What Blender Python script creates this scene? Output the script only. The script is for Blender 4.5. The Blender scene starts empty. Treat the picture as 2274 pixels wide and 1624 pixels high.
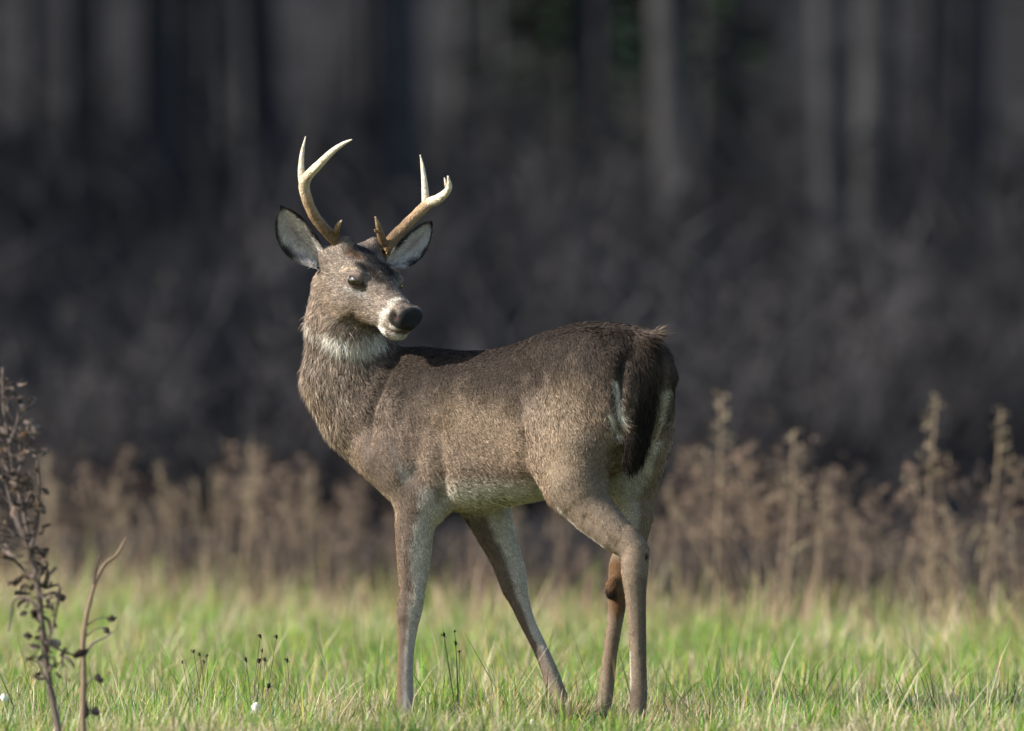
import bpy, math, random
import numpy as np
from mathutils import Vector

random.seed(7)
RNG = np.random.default_rng(7)
R = math.radians

# ---------------------------------------------------------------- camera, sky, sun, exposure
SC = bpy.context.scene
COL = SC.collection
CAM_D, CAM_H = 25.0, 0.855         # camera stands 25 m in front of the deer, lens 0.855 m above the ground
PXM = 890.0                        # photograph pixels (2274 wide copy) per metre at the deer
CX, HZ = 1137.0, 869.0             # image centre column, horizon row
IMW, IMH = 2274.0, 1624.0

cd = bpy.data.cameras.new('camera')
cd.sensor_width = 36.0
cd.lens = 36.0 * CAM_D / (IMW / PXM)
cd.shift_y = (HZ - IMH / 2) / IMW
cd.clip_start, cd.clip_end = 0.5, 2000
cd.dof.use_dof = True
cd.dof.focus_distance = CAM_D - 0.12
cd.dof.aperture_fstop = cd.lens / 104.0
cam = bpy.data.objects.new('camera', cd)
cam.location = (0, -CAM_D, CAM_H)
cam.rotation_euler = (R(90), 0, 0)
COL.objects.link(cam)
SC.camera = cam

SUN_EL, SUN_AZ = 31.0, 180.0 + 20.0   # azimuth: direction TO the sun, degrees from +X counter-clockwise
sd = Vector((math.cos(R(SUN_AZ)) * math.cos(R(SUN_EL)), math.sin(R(SUN_AZ)) * math.cos(R(SUN_EL)), math.sin(R(SUN_EL))))
W = bpy.data.worlds.new('World')
SC.world = W
W.use_nodes = True
wn = W.node_tree
bg = wn.nodes['Background']
sky = wn.nodes.new('ShaderNodeTexSky')
sky.sky_type = 'NISHITA'
sky.sun_disc = False
sky.sun_elevation = R(SUN_EL)
sky.sun_rotation = math.atan2(sd.x, sd.y)
wn.links.new(sky.outputs[0], bg.inputs[0])
bg.inputs[1].default_value = 0.12
sl = bpy.data.lights.new('sun', 'SUN')
sl.energy = 4.8
sl.angle = R(0.6)
sl.color = (1.0, 0.94, 0.85)
so = bpy.data.objects.new('sun', sl)
so.rotation_euler = (-sd).to_track_quat('-Z', 'Y').to_euler()
COL.objects.link(so)

SC.render.engine = 'CYCLES'
SC.view_settings.view_transform = 'Standard'
SC.view_settings.look = 'None'
SC.view_settings.exposure = 1.0
SC.view_settings.gamma = 1.0
cy = SC.cycles
cy.max_bounces = 6
cy.diffuse_bounces = 3
cy.glossy_bounces = 2
cy.transmission_bounces = 3
cy.transparent_max_bounces = 4
cy.use_denoising = True
cy.denoiser = 'OPENIMAGEDENOISE'
try:
    cy.denoising_input_passes = 'RGB_ALBEDO_NORMAL'
    cy.denoising_prefilter = 'ACCURATE'
except Exception:
    pass
cy.use_adaptive_sampling = False


# ---------------------------------------------------------------- helpers
def P(px, py, Y):
    """photo pixel (2274 wide copy) at distance plane Y -> world point"""
    k = (CAM_D + Y) / CAM_D / PXM
    return np.array([(px - CX) * k, Y, CAM_H - (py - HZ) * k])


def proj(V):
    k = PXM * CAM_D / (CAM_D + V[:, 1])
    return CX + V[:, 0] * k, HZ - (V[:, 2] - CAM_H) * k


def nrm(v):
    v = np.asarray(v, float)
    return v / (np.linalg.norm(v, axis=-1, keepdims=True) + 1e-12)


def sstep(a, b, x):
    t = np.clip((x - a) / (b - a), 0, 1)
    return t * t * (3 - 2 * t)


def hash3(i, j, k, seed=0):
    h = (i.astype(np.int64) * 73856093) ^ (j.astype(np.int64) * 19349663) ^ (k.astype(np.int64) * 83492791) ^ (seed * 2654435)
    h = (h ^ (h >> 13)) * 1274126177
    h = h & 0xffffffff
    h = (h ^ (h >> 16)) & 0xffffff
    return h / float(0xffffff)


def vnoise(p, scale, seed=0):
    q = np.asarray(p) * scale
    f = np.floor(q)
    r = q - f
    r = r * r * (3 - 2 * r)
    i, j, k = f[:, 0].astype(int), f[:, 1].astype(int), f[:, 2].astype(int)
    out = 0
    for a in (0, 1):
        for b in (0, 1):
            for c in (0, 1):
                w = (r[:, 0] if a else 1 - r[:, 0]) * (r[:, 1] if b else 1 - r[:, 1]) * (r[:, 2] if c else 1 - r[:, 2])
                out = out + w * hash3(i + a, j + b, k + c, seed)
    return out


def fbm(p, scale, seed=0, octv=3):
    o, a, t = 0, 1.0, 0
    for n in range(octv):
        o = o + a * vnoise(p, scale * 2 ** n, seed + n)
        t += a
        a *= .55
    return o / t


def mesh_np(name, V, faces, smooth=True, col=None, nor=None):
    """V (n,3); faces: int array (m,3|4) or list of such arrays; col: per-vertex rgb"""
    if not isinstance(faces, (list, tuple)):
        faces = [faces]
    faces = [np.asarray(f, np.int32) for f in faces if len(f)]
    me = bpy.data.meshes.new(name)
    me.vertices.add(len(V))
    me.vertices.foreach_set('co', np.asarray(V, np.float32).ravel())
    li = np.concatenate([f.ravel() for f in faces])
    cnt = np.concatenate([np.full(len(f), f.shape[1], np.int32) for f in faces])
    st = np.concatenate([[0], np.cumsum(cnt)[:-1]]).astype(np.int32)
    me.loops.add(len(li))
    me.loops.foreach_set('vertex_index', li.astype(np.int32))
    me.polygons.add(len(cnt))
    me.polygons.foreach_set('loop_start', st)
    me.polygons.foreach_set('use_smooth', np.full(len(cnt), smooth))
    me.update(calc_edges=True)
    if col is not None:
        at = me.attributes.new('col', 'FLOAT_COLOR', 'POINT')
        c4 = np.ones((len(V), 4), np.float32)
        c4[:, :3] = col
        at.data.foreach_set('color', c4.ravel())
    if nor is not None:
        try:
            at = me.attributes.new('custom_normal', 'FLOAT_VECTOR', 'POINT')
            at.data.foreach_set('vector', np.asarray(nor, np.float32).ravel())
        except Exception as e:
            print('custom normals', e)
    return me


def obj(name, me, mat=None, parent=None, kind=None):
    o = bpy.data.objects.new(name, me)
    COL.objects.link(o)
    if mat is not None and me is not None and not me.materials:
        me.materials.append(mat)
    if parent is not None:
        o.parent = parent
    if kind:
        o['kind'] = kind
    return o


def tag(o, label, cat, group=None, kind=None):
    o['label'] = label
    o['category'] = cat
    if group:
        o['group'] = group
    if kind:
        o['kind'] = kind
    return o


def empty(name, loc=(0, 0, 0)):
    o = bpy.data.objects.new(name, None)
    o.empty_display_size = .1
    o.location = loc
    COL.objects.link(o)
    return o


def copy_tree(o, parent=None):
    c = o.copy()
    COL.objects.link(c)
    c.parent = parent
    for ch in list(o.children):
        copy_tree(ch, c)
    return c


def catmull(pts, n):
    pts = np.asarray(pts, float)
    m = len(pts)
    e = np.vstack([2 * pts[0] - pts[1], pts, 2 * pts[-1] - pts[-2]])
    t = np.linspace(0, m - 1, n)
    i = np.minimum(t.astype(int), m - 2)
    f = (t - i)[:, None]
    p0, p1, p2, p3 = e[i], e[i + 1], e[i + 2], e[i + 3]
    return .5 * (2 * p1 + (p2 - p0) * f + (2 * p0 - 5 * p1 + 4 * p2 - p3) * f ** 2 + (3 * p1 - p0 - 3 * p2 + p3) * f ** 3)


def tube(pts, rad, seg=8, bump=0.0, seed=0):
    """closed tapered tube along points; returns V, quads, tris"""
    pts = np.asarray(pts, float)
    n = len(pts)
    rad = np.broadcast_to(np.asarray(rad, float), (n,))
    T = nrm(np.gradient(pts, axis=0))
    up = np.array([0, 0, 1.]) if abs(T[0, 2]) < .9 else np.array([1., 0, 0])
    a = np.linspace(0, 2 * np.pi, seg, endpoint=False)
    Vs = []
    X = nrm(np.cross(T[0], up))
    for i in range(n):
        X = nrm(X - T[i] * np.dot(X, T[i]))
        Yv = np.cross(T[i], X)
        rr = rad[i] * np.ones(seg)
        if bump:
            q = pts[i] + (np.cos(a)[:, None] * X + np.sin(a)[:, None] * Yv) * rad[i]
            rr = rr * (1 + bump * (fbm(q, 90, seed) - .5) * 2)
        Vs.append(pts[i] + (np.cos(a)[:, None] * X + np.sin(a)[:, None] * Yv) * rr[:, None])
    V = np.vstack(Vs + [pts[:1], pts[-1:]])
    i = np.arange(n - 1)[:, None] * seg
    j = np.arange(seg)[None]
    jn = (j + 1) % seg
    q = np.stack([i + j, i + jn, i + seg + jn, i + seg + j], -1).reshape(-1, 4)
    c0, c1 = n * seg, n * seg + 1
    j = np.arange(seg)
    jn = (j + 1) % seg
    t = np.vstack([np.stack([np.full(seg, c0), jn, j], -1), np.stack([np.full(seg, c1), (n - 1) * seg + j, (n - 1) * seg + jn], -1)])
    return V, q, t


class MB:
    """collects shapes of one mesh"""
    def __init__(s):
        s.V, s.q, s.t, s.c, s.n = [], [], [], [], 0

    def add(s, V, q=None, t=None, col=None):
        s.V.append(np.asarray(V, float))
        if q is not None and len(q):
            s.q.append(np.asarray(q) + s.n)
        if t is not None and len(t):
            s.t.append(np.asarray(t) + s.n)
        s.c.append(np.broadcast_to(np.asarray((.5, .5, .5) if col is None else col, float), (len(V), 3)))
        s.n += len(V)
        return s

    def tube(s, pts, rad, seg=6, col=None, **k):
        V, q, t = tube(pts, rad, seg, **k)
        return s.add(V, q, t, col)

    def mesh(s, name, smooth=True):
        fs = []
        if s.q:
            fs.append(np.vstack(s.q))
        if s.t:
            fs.append(np.vstack(s.t))
        return mesh_np(name, np.vstack(s.V), fs, smooth, np.vstack(s.c))


def ellipsoid(c, ax, rad, nu=14, nv=9):
    """ax 3x3 rows"""
    u = np.linspace(0, 2 * np.pi, nu, endpoint=False)
    v = np.linspace(0, np.pi, nv)[1:-1]
    d = np.stack([np.cos(u)[None] * np.sin(v)[:, None], np.sin(u)[None] * np.sin(v)[:, None], np.cos(v)[:, None] * np.ones(nu)[None]], -1).reshape(-1, 3)
    d = np.vstack([d, [[0, 0, 1], [0, 0, -1]]])
    V = np.asarray(c) + (d * np.asarray(rad)) @ np.asarray(ax, float)
    m = len(v)
    i = np.arange(m - 1)[:, None] * nu
    j = np.arange(nu)[None]
    jn = (j + 1) % nu
    q = np.stack([i + j, i + nu + j, i + nu + jn, i + jn], -1).reshape(-1, 4)
    j = np.arange(nu)
    jn = (j + 1) % nu
    t = np.vstack([np.stack([np.full(nu, m * nu), j, jn], -1), np.stack([np.full(nu, m * nu + 1), (m - 1) * nu + jn, (m - 1) * nu + j], -1)])
    return V, q, t


# ---------------------------------------------------------------- materials
def attr_mat(name, rough=.9, spec=.15, transl=0.0, noise=0.0, nscale=40.0, bump=0.0, bscale=200.0, sheen=0.0, coat=0.0):
    """colour from the mesh's 'col' attribute, with grain, optional translucency"""
    m = bpy.data.materials.new(name)
    m.use_nodes = True
    nt = m.node_tree
    b = nt.nodes['Principled BSDF']
    b.inputs['Roughness'].default_value = rough
    b.inputs['Specular IOR Level'].default_value = spec
    b.inputs['Sheen Weight'].default_value = sheen
    b.inputs['Coat Weight'].default_value = coat
    at = nt.nodes.new('ShaderNodeAttribute')
    at.attribute_name = 'col'
    src = at.outputs['Color']
    if noise or bump:
        tc = nt.nodes.new('ShaderNodeTexCoord')
        nz = nt.nodes.new('ShaderNodeTexNoise')
        nz.inputs['Scale'].default_value = nscale
        nz.inputs['Detail'].default_value = 5
        nt.links.new(tc.outputs['Object'], nz.inputs['Vector'])
    if noise:
        mr = nt.nodes.new('ShaderNodeMapRange')
        mr.inputs['To Min'].default_value = 1 - noise
        mr.inputs['To Max'].default_value = 1 + noise
        mr.inputs['From Min'].default_value = .25
        mr.inputs['From Max'].default_value = .75
        nt.links.new(nz.outputs['Fac'], mr.inputs['Value'])
        mx = nt.nodes.new('ShaderNodeVectorMath')
        mx.operation = 'SCALE'
        nt.links.new(src, mx.inputs[0])
        nt.links.new(mr.outputs[0], mx.inputs['Scale'])
        src = mx.outputs[0]
    nt.links.new(src, b.inputs['Base Color'])
    if bump:
        nb = nt.nodes.new('ShaderNodeTexNoise')
        nb.inputs['Scale'].default_value = bscale
        nb.inputs['Detail'].default_value = 4
        nt.links.new(tc.outputs['Object'], nb.inputs['Vector'])
        bp = nt.nodes.new('ShaderNodeBump')
        bp.inputs['Strength'].default_value = bump
        bp.inputs['Distance'].default_value = .01
        nt.links.new(nb.outputs['Fac'], bp.inputs['Height'])
        nt.links.new(bp.outputs[0], b.inputs['Normal'])
    if transl:
        tr = nt.nodes.new('ShaderNodeBsdfTranslucent')
        nt.links.new(src, tr.inputs['Color'])
        ms = nt.nodes.new('ShaderNodeMixShader')
        ms.inputs[0].default_value = transl
        nt.links.new(b.outputs[0], ms.inputs[1])
        nt.links.new(tr.outputs[0], ms.inputs[2])
        nt.links.new(ms.outputs[0], nt.nodes['Material Output'].inputs['Surface'])
    return m


M_SKIN = attr_mat('deer_hide', .85, .2, 0, .15, 120)
M_FUR = attr_mat('deer_fur', .7, .12, .18)
M_ANTLER = attr_mat('antler_bone', .6, .3, 0, .35, 90, .7, 220)
M_HORN = attr_mat('hoof_horn', .5, .4, 0, .2, 90)
M_EYE = attr_mat('eye_gloss', .04, .8, 0, coat=1.0)
M_GRASS = attr_mat('grass_blade', .55, .25, .35)
M_DRY = attr_mat('dry_stem', .85, .15, .12, .25, 60)
M_BARK = attr_mat('bark', .95, .1, 0, .35, 6, .6, 14)
M_TWIG = attr_mat('twig', .95, .1, 0)
M_NEEDLE = attr_mat('needles', .8, .15, .1)

FUR_N = 330000


def gz(x, y):
    """ground height"""
    return 0.0


def gzv(x, y):
    x, y = np.asarray(x, float), np.asarray(y, float)
    far = sstep(3, 12, y)
    h = .05 * np.sin(x * .7 + 1) * np.sin(y * .35) * far
    h = h + .0015 * np.maximum(y - 45, 0) ** 1.6 * sstep(45, 60, y)
    return h

# ================================================================ THE DEER
# body frame: HIP on the ground plane, F forward (to the left of the picture and away), LF the deer's left side
YAW = R(35)
HIP = np.array([(1340 - CX) / PXM, -.15, 0])
FW = np.array([-math.cos(YAW), math.sin(YAW), 0])
LF = np.array([-math.sin(YAW), -math.cos(YAW), 0])
UP = np.array([0, 0, 1.])
ZB = .025


def B(s, t, z):
    return HIP + FW * s + LF * t + UP * (z + ZB)


def blocal(V):
    d = V - HIP
    return d @ FW, d @ LF, d[..., 2] - ZB


# head frame: turned back over the left shoulder, facing right and towards the camera, nose a little down
_ph, _pt = R(52), R(27)
HF = np.array([math.cos(_pt) * math.cos(_ph), -math.cos(_pt) * math.sin(_ph), -math.sin(_pt)])
HU = nrm(UP - HF * HF[2])
HRt = np.cross(HF, HU)
HU = nrm(HU - HRt * math.tan(R(2.0)))
HRt = np.cross(HF, HU)
HL = .27
HA = P(909, 706, -.05) - HF * .262 - HU * .005
HB = HA + HF * HL


def H(u, v, w):
    return HA + HF * u + HRt * v + HU * w


def hlocal(V):
    d = V - HA
    return d @ HF, d @ HRt, d @ HU


class Prim:
    def __init__(s, lo, hi, fn, k, region, flow):
        s.lo, s.hi, s.fn, s.k, s.region, s.flow = np.asarray(lo), np.asarray(hi), fn, k, region, nrm(flow)


PR = []


def cone(a, b, ra, rb, k=.02, region='trunk', flow=(0, 0, -1), flat=None):
    a, b = np.asarray(a, float), np.asarray(b, float)

    def fn(p):
        q = p - a
        ba = b - a
        if flat is not None:
            e, f = nrm(flat[0]), flat[1]
            q = q + ((f - 1) * (q @ e))[..., None] * e
            ba = ba + (f - 1) * np.dot(ba, e) * e
        h = np.clip((q @ ba) / (ba @ ba), 0, 1)
        return np.linalg.norm(q - h[..., None] * ba, axis=-1) - (ra + (rb - ra) * h)
    r = max(ra, rb) * 1.3
    PR.append(Prim(np.minimum(a, b) - r, np.maximum(a, b) + r, fn, k, region, flow))


def ell(c, ax, rad, k=.03, region='trunk', flow=(0, 0, -1)):
    c, ax, rad = np.asarray(c, float), nrm(np.asarray(ax, float)), np.asarray(rad, float)

    def fn(p):
        q = ((p - c) @ ax.T)
        k0 = np.linalg.norm(q / rad, axis=-1)
        k1 = np.linalg.norm(q / rad ** 2, axis=-1) + 1e-9
        return k0 * (k0 - 1) / k1
    r = rad.max()
    PR.append(Prim(c - r, c + r, fn, k, region, flow))


def loft(tab, org, ax, k, region, flow, lo, hi, e=2.0):
    """sections (s, top, bottom, halfwidth) along ax[0]; width along ax[1], height along ax[2]"""
    tab = np.asarray(tab, float)
    S = tab[:, 0]

    def itp(col, s):
        # smooth (cosine-eased cubic) interpolation
        t = np.interp(s, S, np.arange(len(S)))
        i = np.minimum(t.astype(int), len(S) - 2)
        f = t - i
        c = tab[:, col]
        ce = np.concatenate([[2 * c[0] - c[1]], c, [2 * c[-1] - c[-2]]])
        p0, p1, p2, p3 = ce[i], ce[i + 1], ce[i + 2], ce[i + 3]
        return .5 * (2 * p1 + (p2 - p0) * f + (2 * p0 - 5 * p1 + 4 * p2 - p3) * f ** 2 + (3 * p1 - p0 - 3 * p2 + p3) * f ** 3)

    def fn(p):
        d = p - org
        s, t, z = d @ ax[0], d @ ax[1], d @ ax[2]
        sc = np.clip(s, S[0], S[-1])
        top, bot, hw = itp(1, sc), itp(2, sc), np.maximum(itp(3, sc), .004)
        c, hh = (top + bot) / 2, np.maximum((top - bot) / 2, .004)
        rho = (np.abs(t / hw) ** e + np.abs((z - c) / hh) ** e) ** (1 / e)
        g = (rho - 1) * np.minimum(hw, hh)
        return np.sqrt(np.maximum(g, 0) ** 2 + (s - sc) ** 2) + np.minimum(g, 0)
    PR.append(Prim(lo, hi, fn, k, region, flow))


BACKF = -FW * .85 - UP * .55
trunk = [(-.185, .93, .80, .035), (-.15, .957, .735, .085), (-.10, .985, .68, .12), (-.03, .997, .63, .14), (.05, 1.0, .60, .15),
         (.15, .980, .57, .152), (.25, .948, .552, .158), (.35, .930, .538, .163), (.45, .930, .53, .16), (.55, .938, .54, .148),
         (.63, .932, .585, .132), (.70, .91, .645, .11), (.76, .875, .71, .082), (.80, .84, .76, .045)]
loft(trunk, HIP + UP * ZB, (FW, LF, UP), .02, 'trunk', BACKF, B(0, 0, .7) - np.array([.85, .6, .35]), B(0, 0, .7) + np.array([.42, .75, .4]), 2.15)
# shoulders, chest
for sg in (1, -1):
    ell(B(.60, sg * .095, .74), (FW * .45 + UP * .9, LF, np.cross(FW * .45 + UP * .9, LF)), (.165, .055, .09), .05, 'trunk', BACKF)
    ell(B(.65, sg * .07, .71), (FW, LF, UP), (.065, .05, .085), .07, 'trunk', -UP - FW * .2)
    # hip bone / croup and haunch
    ell(B(.085, sg * .085, .90), (FW, LF, UP), (.085, .055, .06), .05, 'trunk', BACKF)
    ell(B(-.045 if sg > 0 else -.022, sg * .095, .83), (FW, LF, UP), (.115 if sg > 0 else .10, .07, .14), .05, 'haunch', -FW * .6 - UP)
# neck
nk = [(B(.60, 0, .77), .135), (P(820, 905, .22), .108), (P(785, 800, .195), .092), (P(771, 712, .165), .081), (P(766, 640, .15), .074)]
for (a, ra), (b, rb) in zip(nk[:-1], nk[1:]):
    cone(a, b, ra, rb, .045, 'neck', a - b + np.array([.0, 0, -.05]))
cone(B(.68, .02, .71), P(745, 850, .20), .06, .065, .05, 'neck', (0.1, 0, -1))
# left (near) foreleg
DN = (0, 0, -1)


def chain(pts, k=.02, region='legl', flat=None, sub=3):
    """one smooth tapered limb through (point, radius) knots"""
    p = catmull([np.concatenate([q[0], [q[1]]]) for q in pts], (len(pts) - 1) * sub + 1)
    P0, Rr = p[:, :3], p[:, 3]

    def fn(x):
        best = None
        for a, b, ra, rb in zip(P0[:-1], P0[1:], Rr[:-1], Rr[1:]):
            q, ba = x - a, b - a
            if flat is not None:
                e, f = nrm(flat[0]), flat[1]
                q = q + ((f - 1) * (q @ e))[..., None] * e
                ba = ba + (f - 1) * np.dot(ba, e) * e
            h = np.clip((q @ ba) / (ba @ ba), 0, 1)
            d = np.linalg.norm(q - h[..., None] * ba, axis=-1) - (ra + (rb - ra) * h)
            best = d if best is None else np.minimum(best, d)
        return best
    r = Rr.max() * 1.3
    PR.append(Prim(P0.min(0) - r, P0.max(0) + r, fn, k, region, P0[-1] - P0[0]))


def leg(pts, region_from=0):
    chain(pts[:2], .03, 'legu', sub=1)
    chain(pts[1:region_from + 2], .02, 'legu')
    m = region_from + 1
    chain(pts[m - 1:], .006, 'legl')


Yf = .055
leg([(P(858, 1015, .09), .07), (P(935, 1105, .06), .062), (P(921, 1170, Yf), .049), (P(919, 1250, Yf), .041), (P(915, 1320, Yf), .031),
     (P(909, 1365, Yf), .028), (P(903, 1425, Yf), .0215), (P(900, 1490, Yf), .0195), (P(899, 1550, Yf), .0210), (P(895, 1592, Yf - .02), .018)], 4)
ell(P(965, 1118, .06), (FW, LF, UP), (.035, .03, .045), .03, 'legu', DN)      # elbow
# right (far) foreleg, slanting back
leg([(B(.52, -.11, .66), .075), (P(1075, 1110, .18), .064), (P(1091, 1160, .175), .053), (P(1114, 1215, .17), .043), (P(1132, 1262, .165), .037),
     (P(1143, 1305, .16), .031), (P(1157, 1345, .155), .0235), (P(1174, 1388, .15), .0195), (P(1197, 1435, .145), .0185), (P(1216, 1478, .14), .0195),
     (P(1229, 1515, .135), .0215), (P(1252, 1572, .115), .019)], 4)
# left (near) hind leg
ell(P(1262, 960, -.225), (nrm(P(1225, 1065, -.225) - P(1285, 850, -.225)), LF, np.cross(nrm(P(1225, 1065, -.225) - P(1285, 850, -.225)), LF)),
    (.165, .068, .105), .03, 'haunch', -FW * .55 - UP)
leg([(P(1285, 1000, -.235), .082), (P(1278, 1080, -.245), .075), (P(1316, 1138, -.27), .055), (P(1365, 1185, -.30), .0435), (P(1407, 1222, -.325), .0345),
     (P(1409, 1270, -.33), .0335), (P(1411, 1318, -.33), .0265), (P(1415, 1390, -.33), .0220), (P(1417, 1470, -.33), .0205), (P(1418, 1545, -.33), .0215),
     (P(1414, 1598, -.35), .019)], 2)
cone(P(1398, 1188, -.325), P(1427, 1222, -.33), .018, .0145, .015, 'legl', DN)    # point of the hock
# right (far) hind leg, set further forward
ell(B(.0, -.105, .72), (nrm(FW * .3 - UP), LF, np.cross(nrm(FW * .3 - UP), LF)), (.16, .068, .105), .03, 'haunch', -FW * .55 - UP)
ell(B(-.06, -.1, .74), (nrm(-UP), LF, np.cross(-UP, LF)), (.14, .05, .06), .03, 'haunch', -FW * .3 - UP)
leg([(B(.03, -.115, .66), .08), (P(1400, 1060, -.06), .066), (P(1411, 1140, -.06), .045), (P(1398, 1215, -.055), .036), (P(1383, 1258, -.055), .034),
     (P(1374, 1305, -.055), .026), (P(1367, 1370, -.055), .0205), (P(1355, 1450, -.05), .018), (P(1347, 1525, -.05), .019), (P(1338, 1582, -.065), .018)], 2)
cone(P(1403, 1225, -.055), P(1402, 1262, -.045), .018, .016, .02, 'legl', DN)
ell(P(1360, 1306, -.085), np.eye(3), (.016, .016, .028), .012, 'legl', DN)            # tarsal gland tuft
# tail
tl = [(B(-.10, 0, .935), .042), (P(1436, 800, -.265), .043), (P(1426, 870, -.28), .041), (P(1416, 945, -.288), .035), (P(1408, 1000, -.288), .023), (P(1404, 1030, -.285), .012)]
chain(tl, .02, 'tail', flat=(FW, 1.25))
cone(B(-.11, -.01, .95), P(1459, 743, -.25), .024, .007, .02, 'trunk', (1, -.2, .1))        # tuft at the tail root
# head
hs = HL / .27
head = [(-.06, .028, -.04, .024), (-.03, .056, -.07, .052), (.015, .072, -.092, .067), (.06, .070, -.100, .070), (.10, .060, -.094, .064), (.135, .048, -.080, .053),
        (.17, .039, -.068, .043), (.205, .035, -.060, .039), (.235, .033, -.053, .037), (.256, .027, -.042, .034), (.268, .017, -.029, .027)]
loft(head, HA, (HF, HRt, HU), .02, 'head', -HF - HU * .3, np.minimum(HA, HB) - .14, np.maximum(HA, HB) + .14, 2.25)
for sg in (1, -1):
    ell(H(.078, sg * .060, .030), (HF, HRt, HU), (.034, .014, .024), .03, 'head', -HF)          # orbit / brow
    ell(H(.035, sg * .054, -.045), (HF, HRt, HU), (.066, .020, .055), .03, 'head', -HF - HU * .2)   # cheek
    ell(H(.252, sg * .026, .008), (HF, HRt, HU), (.020, .015, .021), .012, 'head', -HF)            # nostril wing
    cone(H(.0, sg * .034, .050), H(-.006, sg * .046, .074), .028, .02, .025, 'head', HU)                  # pedicle
    cone(H(-.015, sg * .045, .025), H(-.03, sg * .068, .030), .036, .022, .04, 'head', -HF)                # ear root
ell(H(.262, 0, .008), (HF, HRt, HU), (.015, .027, .025), .014, 'head', -HF)                         # nose pad
ell(H(.218, 0, -.050), (HF, HRt, HU), (.040, .031, .022), .014, 'head', -HF)                        # lower lip / chin

# ---- field on a grid
VOX = .0042
LO = np.min([p.lo for p in PR], 0) - .03
LO[2] = max(LO[2], -.03)
HI = np.max([p.hi for p in PR], 0) + .03
LO = np.maximum(LO, [-.75, -.55, -.03])
HI = np.minimum(HI, [.6, .55, 1.3])
N = np.ceil((HI - LO) / VOX).astype(int) + 1
FLD = np.ones(N, np.float32)
for p in PR:
    i0 = np.clip(np.floor((p.lo - .05 - LO) / VOX).astype(int), 0, N - 1)
    i1 = np.clip(np.ceil((p.hi + .05 - LO) / VOX).astype(int), 1, N)
    g = np.stack(np.meshgrid(*[(LO[a] + VOX * np.arange(i0[a], i1[a])).astype(np.float32) for a in range(3)], indexing='ij'), -1)
    d = p.fn(g).astype(np.float32)
    sl_ = tuple(slice(i0[a], i1[a]) for a in range(3))
    o_ = FLD[sl_]
    h = np.maximum(p.k - np.abs(o_ - d), 0) / p.k
    FLD[sl_] = np.minimum(o_, d) - h * h * p.k * .25
del g, d, o_, h


def surface_nets(F, lo, vox):
    s = F < 0
    c = [s[:-1, :-1, :-1], s[1:, :-1, :-1], s[:-1, 1:, :-1], s[1:, 1:, :-1], s[:-1, :-1, 1:], s[1:, :-1, 1:], s[:-1, 1:, 1:], s[1:, 1:, 1:]]
    cnt = sum(x.astype(np.int8) for x in c)
    act = (cnt > 0) & (cnt < 8)
    idx = np.argwhere(act)
    vid = np.full(act.shape, -1, np.int32)
    vid[act] = np.arange(len(idx))
    offs = np.array([[a, b, cc] for cc in (0, 1) for b in (0, 1) for a in (0, 1)])
    val = np.stack([F[idx[:, 0] + o[0], idx[:, 1] + o[1], idx[:, 2] + o[2]] for o in offs], 1)
    acc = np.zeros((len(idx), 3))
    n = np.zeros(len(idx))
    for i in range(8):
        for j in range(i + 1, 8):
            if np.abs(offs[i] - offs[j]).sum() != 1:
                continue
            m = (val[:, i] < 0) != (val[:, j] < 0)
            t = val[:, i] / (val[:, i] - val[:, j] + 1e-12)
            pt = offs[i] + t[:, None] * (offs[j] - offs[i])
            acc[m] += pt[m]
            n[m] += 1
    V = lo + (idx + acc / n[:, None]) * vox
    quads = []
    for ax in range(3):
        sl0 = [slice(None)] * 3
        sl1 = [slice(None)] * 3
        sl0[ax], sl1[ax] = slice(0, -1), slice(1, None)
        a, b = s[tuple(sl0)], s[tuple(sl1)]
        e = np.argwhere(a != b)
        o1, o2 = [(1, 2), (2, 0), (0, 1)][ax]
        ok = (e[:, o1] > 0) & (e[:, o2] > 0) & (e[:, o1] < F.shape[o1] - 1) & (e[:, o2] < F.shape[o2] - 1)
        e = e[ok]
        q = []
        for d1, d2 in ((-1, -1), (0, -1), (0, 0), (-1, 0)):
            f = e.copy()
            f[:, o1] += d1
            f[:, o2] += d2
            q.append(vid[f[:, 0], f[:, 1], f[:, 2]])
        q = np.stack(q, 1)
        fl = ~s[tuple(sl0)][e[:, 0], e[:, 1], e[:, 2]]
        q[fl] = q[fl][:, ::-1]
        quads.append(q)
    return V, np.vstack(quads)


BV, BQ = surface_nets(FLD, LO, VOX)
del FLD


def vnormals(V, Q):
    fn = np.cross(V[Q[:, 2]] - V[Q[:, 0]], V[Q[:, -1]] - V[Q[:, 1]])
    n = np.zeros_like(V)
    for k in range(Q.shape[1]):
        for a in range(3):
            n[:, a] += np.bincount(Q[:, k], fn[:, a], len(V))
    return nrm(n)


E = np.vstack([BQ[:, [0, 1]], BQ[:, [1, 2]], BQ[:, [2, 3]], BQ[:, [3, 0]]])
DEG = np.bincount(E[:, 0], minlength=len(BV)) + np.bincount(E[:, 1], minlength=len(BV))


def lap(X):
    X = X.reshape(len(X), -1)
    o = np.zeros_like(X)
    for a in range(X.shape[1]):
        o[:, a] = np.bincount(E[:, 0], X[E[:, 1], a], len(X)) + np.bincount(E[:, 1], X[E[:, 0], a], len(X))
    return o / DEG[:, None]


for _ in range(3):
    BV = BV + .6 * (lap(BV) - BV)
    BV = BV - .45 * (lap(BV) - BV)
BN = vnormals(BV, BQ)
print('deer body verts', len(BV), 'min', BV.min(0), 'max', BV.max(0))

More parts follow.
